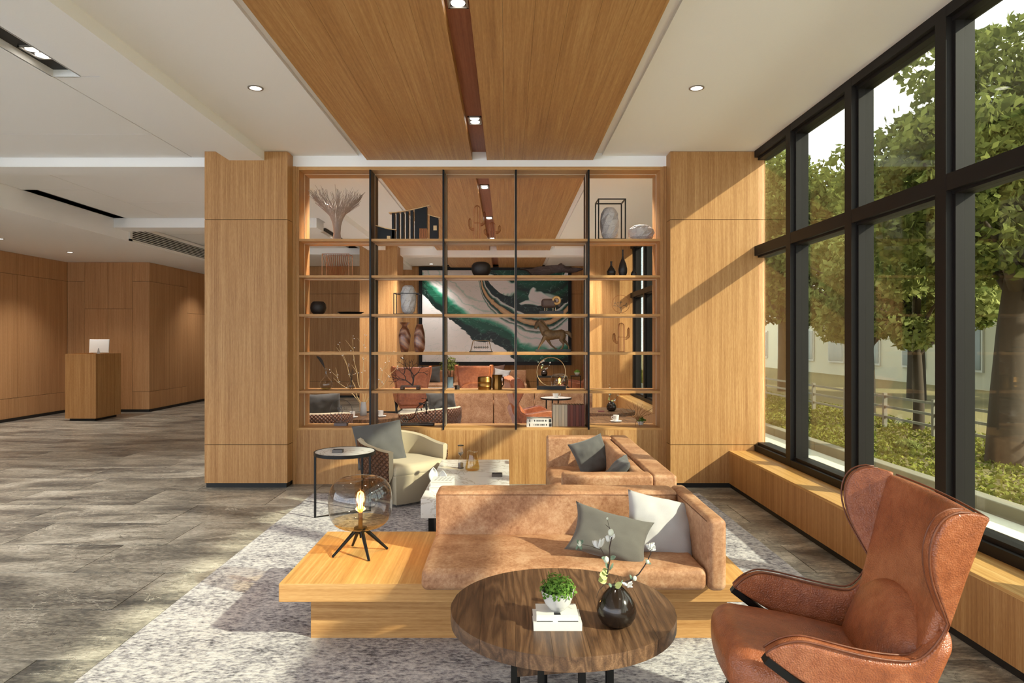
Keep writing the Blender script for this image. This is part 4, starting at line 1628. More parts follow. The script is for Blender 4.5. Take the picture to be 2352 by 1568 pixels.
t = thing('leather_sofa', 'tan leather one armed sofa on the oak platform', 'sofa', (0.3, 3.55, 0.321))
cush(-0.402, 0.942, 3.19, 3.79, 0.3215, 0.425, 0.034, 0.010, 0.007).build('seat_cushion', TAN, t, 180, world=True)
cush(-0.393, 0.946, 3.765, 3.955, 0.3215, 0.664, 0.03, 0.0, 0.005, 3).build('backrest', TAN, t, 180, world=True)
cush(0.942, 1.030, 3.185, 3.955, 0.3215, 0.664, 0.030, 0.0, 0.003, 9).build('arm', TAN, t, 180, world=True)
SEAM = plain('dark_seam', S(112, 70, 42), 0.7)
MB().tube([(-0.38, 3.766, 0.645), (0.94, 3.766, 0.645)], 0.0022, 5).build('seam', SEAM, t, world=True)
MB().tube([(0.9418, 3.22, 0.645), (0.9418, 3.94, 0.645)], 0.002, 5).build('seam', SEAM, t, world=True)

# ---- second leather sofa, turned to the marble table
t = thing('leather_sofa', 'tan leather two armed sofa facing the white marble table', 'sofa', (0.7, 5.1, RZ))
MB().box(0.40, 1.02, 4.26, 5.96, RZ, 0.14).build('plinth', DARKGAP, t, world=True)
cush(0.33, 0.93, 4.36, 5.85, 0.14, 0.42, 0.05, 0.012, 0.006, 5).build('seat_cushion', TAN, t, 180, world=True)
cush(0.90, 1.05, 4.20, 6.0, 0.14, 0.664, 0.02, 0.0, 0.003, 6).build('backrest', TAN, t, 180, world=True)
cush(0.81, 0.905, 4.34, 5.86, 0.40, 0.650, 0.035, 0.0, 0.006, 16).build('back_cushion', TAN, t, 180, world=True)
cush(0.345, 0.905, 4.20, 4.345, 0.14, 0.664, 0.02, 0.0, 0.003, 7).build('arm', TAN, t, 180, world=True)
cush(0.345, 0.905, 5.855, 6.0, 0.14, 0.664, 0.02, 0.0, 0.003, 8).build('arm', TAN, t, 180, world=True)


# ---- scatter cushions
def pillow(label, w, h, th, mat, c, xd, yd, pinch=0.10, seed=0, wr=0.014, name='scatter_cushion', group=None):
    xd = Vector(xd).normalized()
    yd = Vector(yd)
    nd = xd.cross(yd).normalized()
    yd = nd.cross(xd).normalized()
    m = MB()
    n = 22
    for sgn in (1, -1):
        rows = []
        for i in range(n + 1):
            v = -1 + 2 * i / n
            r_ = []
            for j in range(n + 1):
                u_ = -1 + 2 * j / n
                x = w / 2 * u_ * (1 - pinch * (1 - v * v))
                y = h / 2 * v * (1 - pinch * (1 - u_ * u_))
                z = sgn * th / 2 * (max(0, (1 - u_ ** 2) * (1 - v ** 2))) ** 0.42
                k = noise.noise(Vector((u_ * 2.2 + seed, v * 2.2, sgn * 2.0))) * wr + noise.noise(Vector((u_ * 6 + seed, v * 6, sgn * 3.0))) * wr * .35
                ed = (1 - u_ ** 2) * (1 - v ** 2)
                z += k * min(1, ed * 6)
                r_.append((x, y, z))
            rows.append(r_ if sgn > 0 else r_[::-1])
        m.grid(rows)
    o = m.build(name, mat, None, 180)
    bm = bmesh.new()
    bm.from_mesh(o.data)
    bmesh.ops.remove_doubles(bm, verts=bm.verts, dist=0.0006)
    bmesh.ops.recalc_face_normals(bm, faces=bm.faces)
    bm.to_mesh(o.data)
    bm.free()
    o.data.polygons.foreach_set('use_smooth', [True] * len(o.data.polygons))
    mw = Matrix((xd, yd, nd)).transposed().to_4x4()
    mw.translation = Vector(c)
    o.matrix_world = mw
    return tag(o, label, 'cushion', group)


pillow('light grey cotton cushion against the sofa arm', 0.36, 0.33, 0.13, LGREY, (0.795, 3.54, 0.535), (0.31, 0.03, -0.075), (0.02, 0.20, 0.27), 0.06, 4, 0.012)
pillow('taupe linen cushion with pointed corners in front of the light grey one', 0.41, 0.28, 0.12, CHAR2, (0.515, 3.40, 0.525), (0.31, -0.05, -0.075), (0.09, 0.20, 0.20), 0.16, 9, 0.010)
pillow('charcoal cushion leaning in the corner of the second leather sofa', 0.31, 0.31, 0.12, CHAR, (0.70, 5.62, 0.545), (0.34, 0.10, 0.10), (0.02, 0.18, 0.34), 0.09, 2)
pillow('charcoal cushion lying low behind the near arm of the second sofa', 0.34, 0.32, 0.12, CHAR, (0.735, 4.66, 0.565), (0.1, 0.9, 0.0), (0.22, 0.0, 0.30), 0.09, 5)

# ---- marble coffee table
t = thing('marble_table', 'long low white marble coffee table on black feet', 'coffee table', (-0.29, 5.5, RZ))
MB().rbox(-0.596, 0.02, 4.725, 6.27, 0.264, 0.400, 0.003, 1, 1).build('marble_block', MARBLE, t, world=True)
for (x, y) in ((-0.56, 5.2), (-0.56, 6.0), (-0.04, 5.2), (-0.04, 6.0)):
    MB().box(x - 0.02, x + 0.02, y - 0.15, y + 0.15, RZ, 0.264).build('foot', BMETAL, t, world=True)
MZ = 0.400
# sandglass
t = thing('sandglass', 'slim sandglass with dark caps on the marble table', 'sandglass', (-0.395, 5.85, MZ))
SAND = plain('grey_sand', S(110, 100, 96), 0.9)
MB().lathe([(0, 0), (0.026, 0), (0.026, 0.006), (0, 0.006)], 20).build('cap', DKVASE, t, 40)
MB().lathe([(0, 0.192), (0.026, 0.192), (0.026, 0.198), (0, 0.198)], 20).build('cap', DKVASE, t, 40)
MB().lathe([(0.024, 0.006), (0.024, 0.06), (0.018, 0.08), (0.003, 0.10), (0.018, 0.12), (0.024, 0.135), (0.024, 0.192)], 24).build('glass_bulbs', CLEAR, t, 180)
MB().lathe([(0, 0.007), (0.022, 0.007), (0.022, 0.045), (0, 0.052)], 20).build('sand', SAND, t, 40)
MB().lathe([(0, 0.104), (0.016, 0.122), (0.020, 0.132), (0, 0.132)], 20).build('sand', SAND, t, 40)
# amber jug
t = thing('amber_jug', 'amber glass jug flaring to its base on the marble table', 'jug', (-0.29, 5.76, MZ))
MB().lathe([(0, 0.002), (0.052, 0.002), (0.062, 0.012), (0.062, 0.03), (0.052, 0.07), (0.042, 0.13), (0.040, 0.155), (0.046, 0.165)], 32).build('jug_body', HONEY, t, 180)
MB().lathe([(0, 0.006), (0.05, 0.006), (0.058, 0.014), (0.058, 0.03), (0.047, 0.08), (0, 0.08)], 28).build('drink', HONEY, t, 60)
# small dark box
def ashbox(x, y, z, label):
    t = thing('trinket_box', label, 'box', (x, y, z))
    MB().box(-0.042, 0.042, -0.03, 0.03, 0, 0.006).build('tray', IRON, t)
    for (a, b, c_, d) in ((-.042, .042, -.03, -.024), (-.042, .042, .024, .03), (-.042, -.036, -.024, .024), (.036, .042, -.024, .024)):
        MB().box(a, b, c_, d, 0.006, 0.026).build('wall', IRON, t)
    MB().box(-0.036, 0.036, -0.024, 0.024, 0.006, 0.012).build('lining', DKCLAY, t)


ashbox(-0.078, 5.50, MZ, 'small grey metal tray box on the marble table')
# books with a patterned cover and a paper bird
book('art_book', 'white hardback at the bottom of the stack on the marble table', -0.565, -0.395, 4.98, 5.20, MZ, MZ + 0.026, PAPER, 'pages')
bk = book('art_book', 'white hardback with black dashed pattern on top of the stack', -0.558, -0.398, 5.0, 5.20, MZ + 0.026, MZ + 0.060, PAPER, 'pages')
for k in range(5):
    for j in range(5):
        x = -0.062 + j * 0.028 + 0.004 * k
        MB().box(x, x + 0.018, -0.05 + k * 0.03 - 0.004 * j, -0.044 + k * 0.03 - 0.004 * j, 0.0341, 0.0346).build('cover_print', INK, bk)
t = thing('paper_leaf_sculpture', 'pair of white curved leaf shapes standing behind the art books', 'sculpture', (-0.53, 5.30, MZ))
for (x, y, rot, h) in ((-0.04, 0.0, 0.3, 0.11), (0.03, 0.02, -0.4, 0.085)):
    rows = []
    for i in range(11):
        s = i / 10
        w = 0.035 * math.sin(PI * min(1, s * 0.9 + .1)) ** .8 + 0.001
        rows.append([(x + w * u_ * math.cos(rot), y + w * u_ * math.sin(rot) + 0.02 * (1 - u_ * u_) * s, h * s) for u_ in (-1, -.5, 0, .5, 1)])
    MB().grid(rows).build('leaf', CERAM, t, 180, solid=0.004)

# ---- round marble side table
def side_table(label, loc, rz, group=None):
    t = thing('side_table', label, 'side table', loc, rz, group)
    R, H = 0.255, 0.545
    MB().lathe([(0, H - 0.008), (R - 0.008, H - 0.008), (R - 0.008, H + 0.002), (0, H + 0.002)], 48).build('marble_top', MARBLE, t, 40)
    MB().lathe([(R - 0.008, H - 0.022), (R, H - 0.022), (R, H + 0.005), (R - 0.008, H + 0.005), (R - 0.008, H - 0.022)], 48).build('rim', BMETAL, t, 40)
    for a in (3.35, 0.75, 1.15):
        x, y = (R - 0.012) * math.cos(a), (R - 0.012) * math.sin(a)
        MB().box(x - 0.008, x + 0.008, y - 0.008, y + 0.008, 0.0, H - 0.018).build('leg', BMETAL, t)
    p = [((R - 0.012) * math.cos(a), (R - 0.012) * math.sin(a)) for a in (3.35, 0.75, 1.15)]
    MB().prism([p[0], (p[1][0], p[1][1]), (p[2][0], p[2][1])], 0.0, 0.008, 'xy').build('base_plate', BMETAL, t)
    return t


st = side_table('round white marble side table with black rim beside the cream chair', (-1.365, 5.76, RZ), 0.0)
ashbox(-1.41, 5.70, RZ + 0.547, 'small grey metal tray box on the round side table')

# ---- tub chair
def tub_chair(label, loc, rz, group=None):
    t = thing('tub_chair', label, 'armchair', loc, rz, group)
    def path(s, d):
        """plan of the shell; s -1..1, d inward offset"""
        a = abs(s)
        sg = 1 if s >= 0 else -1
        if a < 0.62:
            ph = s / 0.62 * PI / 2
            return (-(0.36 - d) * math.cos(ph), (0.38 - d) * math.sin(ph))
        k = (a - 0.62) / 0.38
        return (0.30 * k, sg * (0.38 - d - 0.03 * k))
    def ztop(s):
        return 0.59 - 0.09 * smoothstep(0.15, 1.0, abs(s))
    ns = 48
    outer, inner, rim = [], [], []
    for i in range(ns + 1):
        s = -1 + 2 * i / ns
        zt = ztop(s)
        co, ci, cr = [], [], []
        for j in range(9):
            q = j / 8
            z = 0.06 + (zt - 0.06) * q
            k = 0.80 + 0.20 * min(1, q / 0.75)
            x, y = path(s, 0.0)
            co.append((x * k, y * k, z))
        for j in range(7):
            q = j / 6
            z = 0.30 + (zt - 0.30) * q
            x, y = path(s, 0.055)
            ci.append((x, y, z))
        outer.append(co)
        inner.append(ci)
        x, y = path(s, 0.0)
        rim.append(co[-1])
    MB().grid(outer).build('outer_shell', QUILT, t, 60, solid=0.012, off=0)
    rows = []
    for i in range(ns + 1):
        o8, i6 = outer[i][-1], inner[i][-1]
        m_ = ((o8[0] + i6[0]) / 2, (o8[1] + i6[1]) / 2, o8[2] + 0.014)
        rows.append([o8, m_] + inner[i][::-1])
    rows_f = []
    b = MB().grid(rows)
    # close the two arm ends
    for e in (0, ns):
        o_, i_ = outer[e], inner[e]
        v = [o_[k] for k in range(3, 9)] + [((o_[-1][0] + i_[-1][0]) / 2, (o_[-1][1] + i_[-1][1]) / 2, o_[-1][2] + 0.014)] + i_[::-1]
        b.add(v, [tuple(range(len(v)))])
    b.build('inner_shell', CREAM, t, 50)
    # upholstered seat body
    out = []
    for i in range(33):
        s = -0.98 + 1.96 * i / 32
        out.append(path(s, 0.06))
    fr = [(0.345 + 0.05 * math.sin(PI * k / 9), 0.30 - 0.60 * k / 9) for k in range(10)]
    loop = [(x, y) for x, y in out] + fr
    rows = []
    for z, k in ((0.02, 0.80), (0.03, 0.82), (0.15, 0.91), (0.27, 0.985), (0.288, 0.99), (0.292, 0.975), (0.297, 0.99), (0.32, 1.0), (0.35, 0.985), (0.372, 0.94), (0.382, 0.80), (0.386, 0.5), (0.387, 0.1)):
        rows.append([(x * k, y * k, z) for x, y in loop])
    b = MB().grid(rows, True)
    n_ = len(loop)
    b.f.append(tuple(range(n_ - 1, -1, -1)))
    b.f.append(tuple((len(rows) - 1) * n_ + k for k in range(n_)))
    b.build('seat', CREAM, t, 60)
    MB().lathe([(0, 0), (0.2, 0), (0.2, 0.025), (0, 0.025)], 24).build('base', BLACK, t, 40)
    return t


tc = tub_chair('cream velvet tub chair with quilted brown back beside the marble table', (-1.02, 6.41, RZ), -PI / 4 + 0.05)
pillow('charcoal linen cushion standing in the near cream tub chair', 0.46, 0.42, 0.14, CHAR, (-1.185, 6.37, 0.525), (0.40, 0.14, 0.045), (-0.16, 0.14, 0.42), 0.06, 7)

# ---- table lamp
def lamp(label, loc, rz=0.0, watts=3.0):
    t = thing('table_lamp', label, 'lamp', loc, rz)
    z0 = 0.140
    prof = []
    for i in range(29):
        a = -PI / 2 + PI * i / 28
        c_, s_ = math.cos(a), math.sin(a)
        r_ = 0.174 * math.copysign(abs(c_) ** 0.52, c_)
        z = 0.158 + 0.142 * math.copysign(abs(s_) ** 0.78, s_)
        prof.append((max(r_, 0.0), z0 - 0.016 + z))
    low = [p for p in prof if p[1] <= z0 + 0.055]
    hi = [p for p in prof if p[1] >= low[-1][1]]
    MB().lathe([(max(r_, 0.03), z) for r_, z in hi[:-2]] + [(0.05, hi[-1][1] + 0.0005)], 48).build('glass_shade', SMOKE, t, 180)
    MB().lathe([(0.028, low[0][1])] + [p for p in low if p[0] > 0.03], 48).build('amber_bowl', AMBER, t, 180)
    MB().lathe([(0, z0 - 0.03), (0.014, z0 - 0.03), (0.016, z0 - 0.022), (0.034, z0 - 0.018), (0.036, z0 + 0.004), (0, z0 + 0.006)], 24).build('hub', BMETAL, t, 40)
    MB().tube([(0, 0, z0 - 0.03), (0, 0, z0 - 0.055)], [0.007, 0.004], 8).build('switch_pull', BMETAL, t)
    for a in (0.5, 0.5 + PI / 2, 0.5 + PI, 0.5 + 3 * PI / 2):
        MB().tube([(0.025 * math.cos(a), 0.025 * math.sin(a), z0 - 0.008), (0.155 * math.cos(a), 0.155 * math.sin(a), 0.003)], [0.012, 0.007], 8).build('leg', BMETAL, t, 60)
    MB().tube([(0, 0, z0 + 0.005), (0, 0, z0 + 0.085)], 0.012, 12).build('bulb_holder', BRASS, t, 60)
    MB().lathe([(0.012, z0 + 0.085), (0.020, z0 + 0.115), (0.034, z0 + 0.16), (0.03, z0 + 0.19), (0.012, z0 + 0.21), (0, z0 + 0.212)], 20).build('bulb', AMBER, t, 180)
    for k in range(4):
        a = k * PI / 2
        MB().tube([(0.010 * math.cos(a), 0.010 * math.sin(a), z0 + 0.105), (0.014 * math.cos(a), 0.014 * math.sin(a), z0 + 0.185)], 0.0022, 6).build('filament', FILAMENT, t)
    ld = bpy.data.lights.new('bulb_light', 'POINT')
    ld.energy = watts
    ld.color = (1, 0.7, 0.36)
    ld.shadow_soft_size = 0.03
    lo = bpy.data.objects.new('bulb_light', ld)
    COL.objects.link(lo)
    lo.parent = t
    lo.location = (0, 0, z0 + 0.15)
    return t


lamp('smoky glass globe lamp on four black legs on the oak platform', (-0.808, 3.77, 0.3212))

# ---- round coffee table
def round_table(label, loc, rz=0.0, planks=True, group=None):
    t = thing('round_table', label, 'coffee table', loc, rz, group)
    R, H, T = 0.44, 0.438, 0.052
    k = 7
    for i in range(k):
        x0, x1 = -R + 2 * R * i / k, -R + 2 * R * (i + 1) / k
        g_ = 0.0004
        pts = []
        m_ = 10
        for j in range(m_ + 1):
            x = x0 + g_ + (x1 - x0 - 2 * g_) * j / m_
            pts.append((x, math.sqrt(max(0, R * R - x * x))))
        low = [(x, -y) for x, y in reversed(pts)]
        pl = pts + low
        pl2 = []
        for p in pl:
            if not pl2 or (abs(p[0] - pl2[-1][0]) + abs(p[1] - pl2[-1][1])) > 1e-6:
                pl2.append(p)
        MB().prism(pl2, H - T, H, 'xy').build('plank', TWOOD, t, 30)
    for a in range(8):
        an = a * PI / 4 + 0.3
        x, y = 0.20 * math.cos(an), 0.20 * math.sin(an)
        MB().box(x - 0.012, x + 0.012, y - 0.005, y + 0.005, 0.0, H - T).build('leg', BMETAL, t)
    MB().tube([(0.20 * math.cos(2 * PI * q / 32), 0.20 * math.sin(2 * PI * q / 32), 0.008) for q in range(32)], 0.008, 6, closed=True).build('base_ring', BMETAL, t, 60)
    MB().bar((-0.19, -0.03, 0.2), (0.19, 0.03, 0.2), 0.025, 0.05).build('brace', TWOOD, t)
    return t


round_table('round dark brushed oak coffee table with thick planked top in front of the sofa', (0.219, 2.70, RZ))
TZ = RZ + 0.438
book('white_book', 'larger white book at the bottom of the pair on the round table', 0.097, 0.272, 2.462, 2.592, TZ, TZ + 0.028, PAPER, '-y')
bb = book('white_book', 'smaller white book with a black mark under the green plant', 0.108, 0.260, 2.475, 2.582, TZ + 0.028, TZ + 0.052, PAPER, '-y')
MB().box(-0.012, 0.012, -0.052, -0.03, 0.024, 0.0244).build('cover_print', INK, bb)
MB().box(-0.075, -0.017, -0.0545, -0.0535, 0.0, 0.003).build('spine_print', INK, bb)
MB().box(0.002, 0.075, -0.0545, -0.0535, 0.0, 0.003).build('spine_print', INK, bb)


def bowl_plant(label, loc, sc=1.0):
    t = thing('potted_plant', label, 'plant', loc)
    MB().lathe([(0, 0.0), (0.018, 0.0), (0.030, 0.006), (0.048, 0.028), (0.058, 0.055), (0.061, 0.072), (0.058, 0.073), (0.054, 0.058), (0, 0.05)], 32).build('bowl', CERAM, t, 50)
    MB().lathe([(0, 0.058), (0.054, 0.058), (0, 0.064)], 24).build('soil', DKCLAY, t)
    lf = leafball(0.07, 620, 0.0068, 12, 0.95, 0.5)
    lf.v = [(p[0], p[1], p[2] + 0.068) for p in lf.v]
    tag(lf.build('leaves', LEAF_GREEN, t), kind='stuff')
    st_ = MB()
    r_ = random.Random(2)
    for i in range(40):
        a = r_.uniform(0, 6.28)
        b = r_.uniform(0.01, 0.055)
        st_.tube([(b * .5 * math.cos(a), b * .5 * math.sin(a), 0.055), (b * math.cos(a), b * math.sin(a), 0.11 + r_.uniform(-.02, .02))], 0.0008, 4)
    tag(st_.build('stems', LEAF_GREEN, t), kind='stuff')
    return t


bp_ = bowl_plant('bushy green plant in a white bowl on the white books', (0.188, 2.525, TZ + 0.052))


def petal(mb, c, d, L, W, cup=0.3):
    d = Vector(d).normalized()
    side = d.orthogonal().normalized()
    up = d.cross(side)
    rows = []
    for i in range(7):
        s = i / 6
        w = W * math.sin(PI * (0.08 + 0.92 * s) * 0.97) ** .8
        base = Vector(c) + d * L * s + up * cup * L * s * s
        rows.append([tuple(base + side * w * u_ + up * cup * W * (u_ * u_)) for u_ in (-1, -.5, 0, .5, 1)])
    mb.grid(rows)


def flower_vase(label, loc, rz=0.0):
    t = thing('flower_vase', label, 'vase', loc, rz)
    MB().lathe([(0, 0), (0.035, 0.0), (0.056, 0.012), (0.069, 0.035), (0.073, 0.058), (0.066, 0.088), (0.048, 0.116), (0.028, 0.136), (0.020, 0.143), (0.019, 0.147), (0.015, 0.146), (0.014, 0.13), (0, 0.12)], 40).build('vase_body', DKVASE, t, 180)
    TW_ = plain('dark_twig', S(52, 36, 28), 0.7)
    W_ = CERAM
    def g(px, py, dy=0.0):
        return ((px - 1417) * 0.0016, dy, (1443 - py) * 0.0016)
    b1 = MB()
    b1.tube([g(1417, 1362), g(1405, 1350), g(1390, 1346, -.01), (g(1396, 1320, -.01)), g(1402, 1290), g(1401, 1265), g(1408, 1240, .01), g(1402, 1222, .01), g(1393, 1214, .01)], [.003, .003, .003, .0028, .0026, .0024, .002, .0012, .0008], 6)
    b1.tube([g(1390, 1346, -.01), g(1376, 1358, -.02), g(1368, 1374, -.03)], [.002, .0014, .0008], 5)
    b1.tube([g(1401, 1295), g(1388, 1280), g(1380, 1266)], [.002, .0018, .0016], 5)
    b1.tube([g(1380, 1270), g(1358, 1262), g(1338, 1258)], [.0014, .0010, .0008], 5)
    b1.tube([g(1406, 1236, .01), g(1400, 1215, .01), g(1397, 1202, .01)], [.0012, .0008, .0006], 5)
    b1.build('branch', TW_, t, 60)
    b2 = MB()
    b2.tube([g(1417, 1362), g(1422, 1352, .005), g(1450, 1343, .01), g(1470, 1328, .01), g(1485, 1306, .01), g(1497, 1282, .01), g(1500, 1268, .01)], [.003, .003, .0026, .0024, .0022, .0018, .0016], 6)
    b2.tube([g(1410, 1350), g(1415, 1340), g(1420, 1332)], [.0015, .001, .0006], 5)
    b2.build('branch', TW_, t, 60)
    def bloom(px, py, dy, n, L, W, name='bloom', spread=0.9, mat=W_, cup=.3):
        m = MB()
        c = g(px, py, dy)
        for k in range(n):
            a = 2 * PI * k / n + px
            petal(m, c, (spread * math.cos(a), spread * math.sin(a), 1.0 if spread < 1.2 else .5), L, W, cup)
        m.build(name, mat, t, 180, solid=0.0007)
    bloom(1380, 1266, 0, 6, 0.036, 0.013, spread=.75)
    bloom(1407, 1252, .015, 3, 0.026, 0.014, spread=.9)
    bloom(1499, 1270, .01, 14, 0.024, 0.008, spread=.9)
    bloom(1498, 1270, .01, 9, 0.018, 0.008, spread=1.6)
    bloom(1441, 1350, -.01, 8, 0.022, 0.006, spread=1.8)
    for (px, py, dy, r_) in ((1332, 1256, 0, .009), (1405, 1232, .01, .011), (1397, 1200, .01, .004), (1490, 1300, .01, .007), (1393, 1292, -.005, .010), (1460, 1338, .008, .008)):
        m = MB().ball(g(px, py, dy), r_, r_, r_ * 1.25, 10, 8)
        m.build('bud', plain('pale_bud', S(206, 208, 190), 0.6) if 'pale_bud' not in bpy.data.materials else bpy.data.materials['pale_bud'], t, 180)
    LG = plain('grey_green_leaf', S(104, 124, 104), 0.6)
    LY = plain('yellow_green_leaf', S(186, 192, 120), 0.55)
    for (px, py, dy, dx_, dz_, L, W, m_) in ((1332, 1256, 0, -.6, .5, .022, .008, LG), (1332, 1256, 0, .6, .4, .022, .008, LG), (1332, 1258, 0, -.4, -.9, .022, .008, LG), (1332, 1258, 0, .6, -.8, .02, .008, LG),
                                             (1398, 1292, 0, -1, .1, .03, .009, LG), (1402, 1290, 0, 1, .2, .022, .009, LG), (1400, 1312, 0, -.8, .6, .026, .010, LG), (1402, 1318, 0, .6, .9, .03, .008, LG),
                                             (1398, 1320, 0, -.9, -.1, .024, .014, LY), (1394, 1330, -.01, -1, .1, .032, .018, LY), (1392, 1336, -.01, -1, -.3, .03, .016, LY), (1412, 1352, -.015, .9, .35, .03, .013, LY),
                                             (1425, 1350, -.01, .5, .8, .022, .006, LG), (1490, 1300, .01, -.8, .6, .014, .005, LG), (1490, 1300, .01, .7, -.6, .014, .005, LG), (1455, 1342, .01, -.3, 1, .022, .006, LG), (1405, 1352, -.01, -.6, .3, .02, .008, LG)):
        m = MB()
        petal(m, g(px, py, dy), (dx_, -0.25, dz_), L, W, .25)
        m.build('leaf', m_, t, 180, solid=0.0006)
    return t


fv = flower_vase('dark glazed teardrop vase with white blossom twigs on the round table', (0.404, 2.515, TZ))

# ---- wing chair
def wing_chair(label, loc, rz, mat=COGNAC, group=None):
    t = thing('wing_chair', label, 'armchair', loc, rz, group)
    E = [(-.322, .972), (-.243, .99), (-.194, .975), (-.167, .944), (-.152, .90), (-.150, .85), (-.161, .793), (-.181, .741), (-.222, .656), (-.226, .639),
         (-.212, .60), (-.181, .554), (-.143, .526), (-.082, .526), (.007, .539), (.097, .557), (.164, .568), (.204, .565), (.249, .545), (.284, .514)]
    def fb(z):
        return -.322 + (z - .972) * (-.151 / -.527) * -1 * -1 if False else -.322 + (.972 - z) * .2865
    R = []
    for z in (.968, .95, .92, .89, .85, .81, .77, .73, .66, .62, .54, .45, .36, .28):
        R.append((fb(z), z))
    R += [(-.03, .30), (.06, .362), (.14, .415), (.19, .445), (.24, .477), (.282, .506)]
    def lb(z):
        return .262 + .068 * smoothstep(.3, .95, z)
    NP, NQ = 52, 8
    for sg in (-1, 1):
        rows = []
        edge = []
        for i in range(NP + 1):
            tt = i / NP
            e = interp([(a, b, 0) for a, b in E], tt)
            r_ = interp([(a, b, 0) for a, b in R], tt)
            row_ = []
            for j in range(NQ + 1):
                q = j / NQ
                f_, z = e.x * (1 - q) + r_.x * q, e.y * (1 - q) + r_.y * q
                l = lb(z)
                ahead = max(0, f_ - fb(z))
                if tt < .5:
                    l += .30 * ahead * (1 - .4 * ahead)
                l += .035 * math.sin(PI * min(1, ahead / .5)) * (z < .62)
                row_.append((f_, sg * l, z))
            rows.append(row_)
            edge.append(row_[0])
        MB().grid(rows).build('side_shell', mat, t, 180, solid=.048, off=0, subd=1)
        m = MB()
        for d in (-.021, .021):
            m.tube([(p[0], p[1] + d, p[2]) for p in edge[2:]], .0036, 6)
        m.build('piping', COGNACD, t, 180)
    rows = []
    for i in range(25):
        z = .25 + (.966 - .25) * i / 24
        rows.append([(fb(z) - .022 * (1 - (s / 8) ** 2) + .004, lb(z) * s / 8, z) for s in range(-8, 9)])
    MB().grid(rows).build('back_shell', mat, t, 180, solid=.05, off=0, subd=1)
    MB().tube([(fb(.966) - .022 * (1 - (s / 8) ** 2) - .012, lb(.966) * s / 8, .964) for s in range(-8, 9)], .0036, 6).build('piping', COGNACD, t, 180)
    # seat
    def fs(x, y, z):
        k = (x + .2) / .57
        z += -.095 * (1 - k)
        if z > .39 - .095 * (1 - k):
            z += .022 * (1 - (y / .25) ** 2) + .012 * math.sin(PI * min(1, max(0, k)))
        x += .03 * (1 - (y / .25) ** 2) * (k > .5) * (k - .5) * 2
        return (x, y, z)
    MB().rbox(-.2, .37, -.252, .252, .315, .478, .075, 6, 10, fs).build('seat_cushion', mat, t, 180)
    MB().rbox(-.16, .27, -.23, .23, .235, .325, .04, 4, 3, lambda x, y, z: (x, y, z - .07 * (1 - (x + .16) / .43))).build('seat_base', mat, t, 180)
    # lumbar cushion
    def fl_(x, y, z):
        k = (z - .30) / .32
        s = y / .235
        x = x - .10 * k + .045 * (1 - s * s) * math.sin(PI * min(1, max(0, k)))
        y = y * (1 + .03 * k)
        z = z + .02 * k * math.cos(s * 2.2) - .05 * k * abs(s) ** 3
        return (x, y, z)
    MB().rbox(-.20, -.065, -.25, .25, .30, .625, .05, 5, 8, fl_).build('back_cushion', mat, t, 180)
    # legs
    for s in (-1, 1):
        MB().bar((.24, s * .20, .31), (.36, s * .27, .006), .032, .022, (0, 1, 0)).build('leg', BMETAL, t)
        m = MB()
        m.bar((.287, s * .300, .497), (-.02, s * .285, .272), .024, .040, (0, 1, 0))
        m.bar((-.02, s * .285, .272), (-.36, s * .29, .014), .024, .040, (0, 1, 0))
        m.build('rear_leg', BMETAL, t)
    return t


WC = wing_chair('cognac leather wing chair with black legs beside the round table and window ledge', (1.135, 2.38, RZ), PI - 0.157)

# ================================================================== FAR LOUNGE, behind the shelving
def floorz(py, h=0.0):
    return (1.5 - h) * 1568 / (py - 780)


rg2 = MB().rbox(-2.6, 1.95, 7.9, 13.4, 0.001, 0.012, 0.004, 2, 1).build('area_rug', RUG, None)
tag(rg2, 'grey speckled rug in the far lounge behind the shelving', 'rug')

dup(tc, (-2.32, 8.55, RZ), 1.9, 'tub chair with quilted back next to the grey branch vase', 'far tub chairs')
pillow('charcoal cushion in the quilted tub chair next to the branch vase', 0.46, 0.44, 0.14, CHAR, (-2.32, 8.62, 0.62), (0.42, 0.03, 0.02), (0.03, -0.13, 0.42), 0.06, 17)
dup(tc, (-0.98, 9.15, RZ), 2.5, 'tub chair with quilted back in front of the long brown sofa', 'far tub chairs')
pillow('charcoal cushion in the quilted tub chair before the brown sofa', 0.42, 0.38, 0.13, CHAR, (-0.86, 9.06, 0.66), (0.36, 0.22, 0.08), (-0.12, -0.1, 0.40), 0.08, 27)


rt2 = round_table('round dark oak table with cups between the far tub chairs', (-1.86, 9.4, RZ))


def cup(x, y, z, label, rz=0.0):
    t = thing('coffee_cup', label, 'cup', (x, y, z), rz)
    MB().lathe([(0, 0.004), (0.035, 0.0), (0.075, 0.012), (0.073, 0.015), (0.03, 0.007), (0, 0.007)], 24).build('saucer', CERAM, t, 60)
    MB().lathe([(0, 0.008), (0.024, 0.008), (0.034, 0.035), (0.038, 0.085), (0.035, 0.085), (0.030, 0.035), (0, 0.02)], 24).build('cup_body', CERAM, t, 60)
    MB().lathe([(0, 0.070), (0.034, 0.072), (0, 0.073)], 20).build('coffee', plain('coffee', S(70, 34, 20), 0.2) if 'coffee' not in bpy.data.materials else bpy.data.materials['coffee'], t)
    MB().tube([(-0.034, 0, 0.07), (-0.055, 0, 0.065), (-0.058, 0, 0.045), (-0.03, 0, 0.03)], 0.005, 6).build('handle', CERAM, t, 60)
    return t


cup(-2.08, 9.2, TZ, 'white coffee cup on the far round table beside the grey vase')
cup(-1.72, 9.32, TZ, 'white coffee cup on the far round table away from the grey vase')
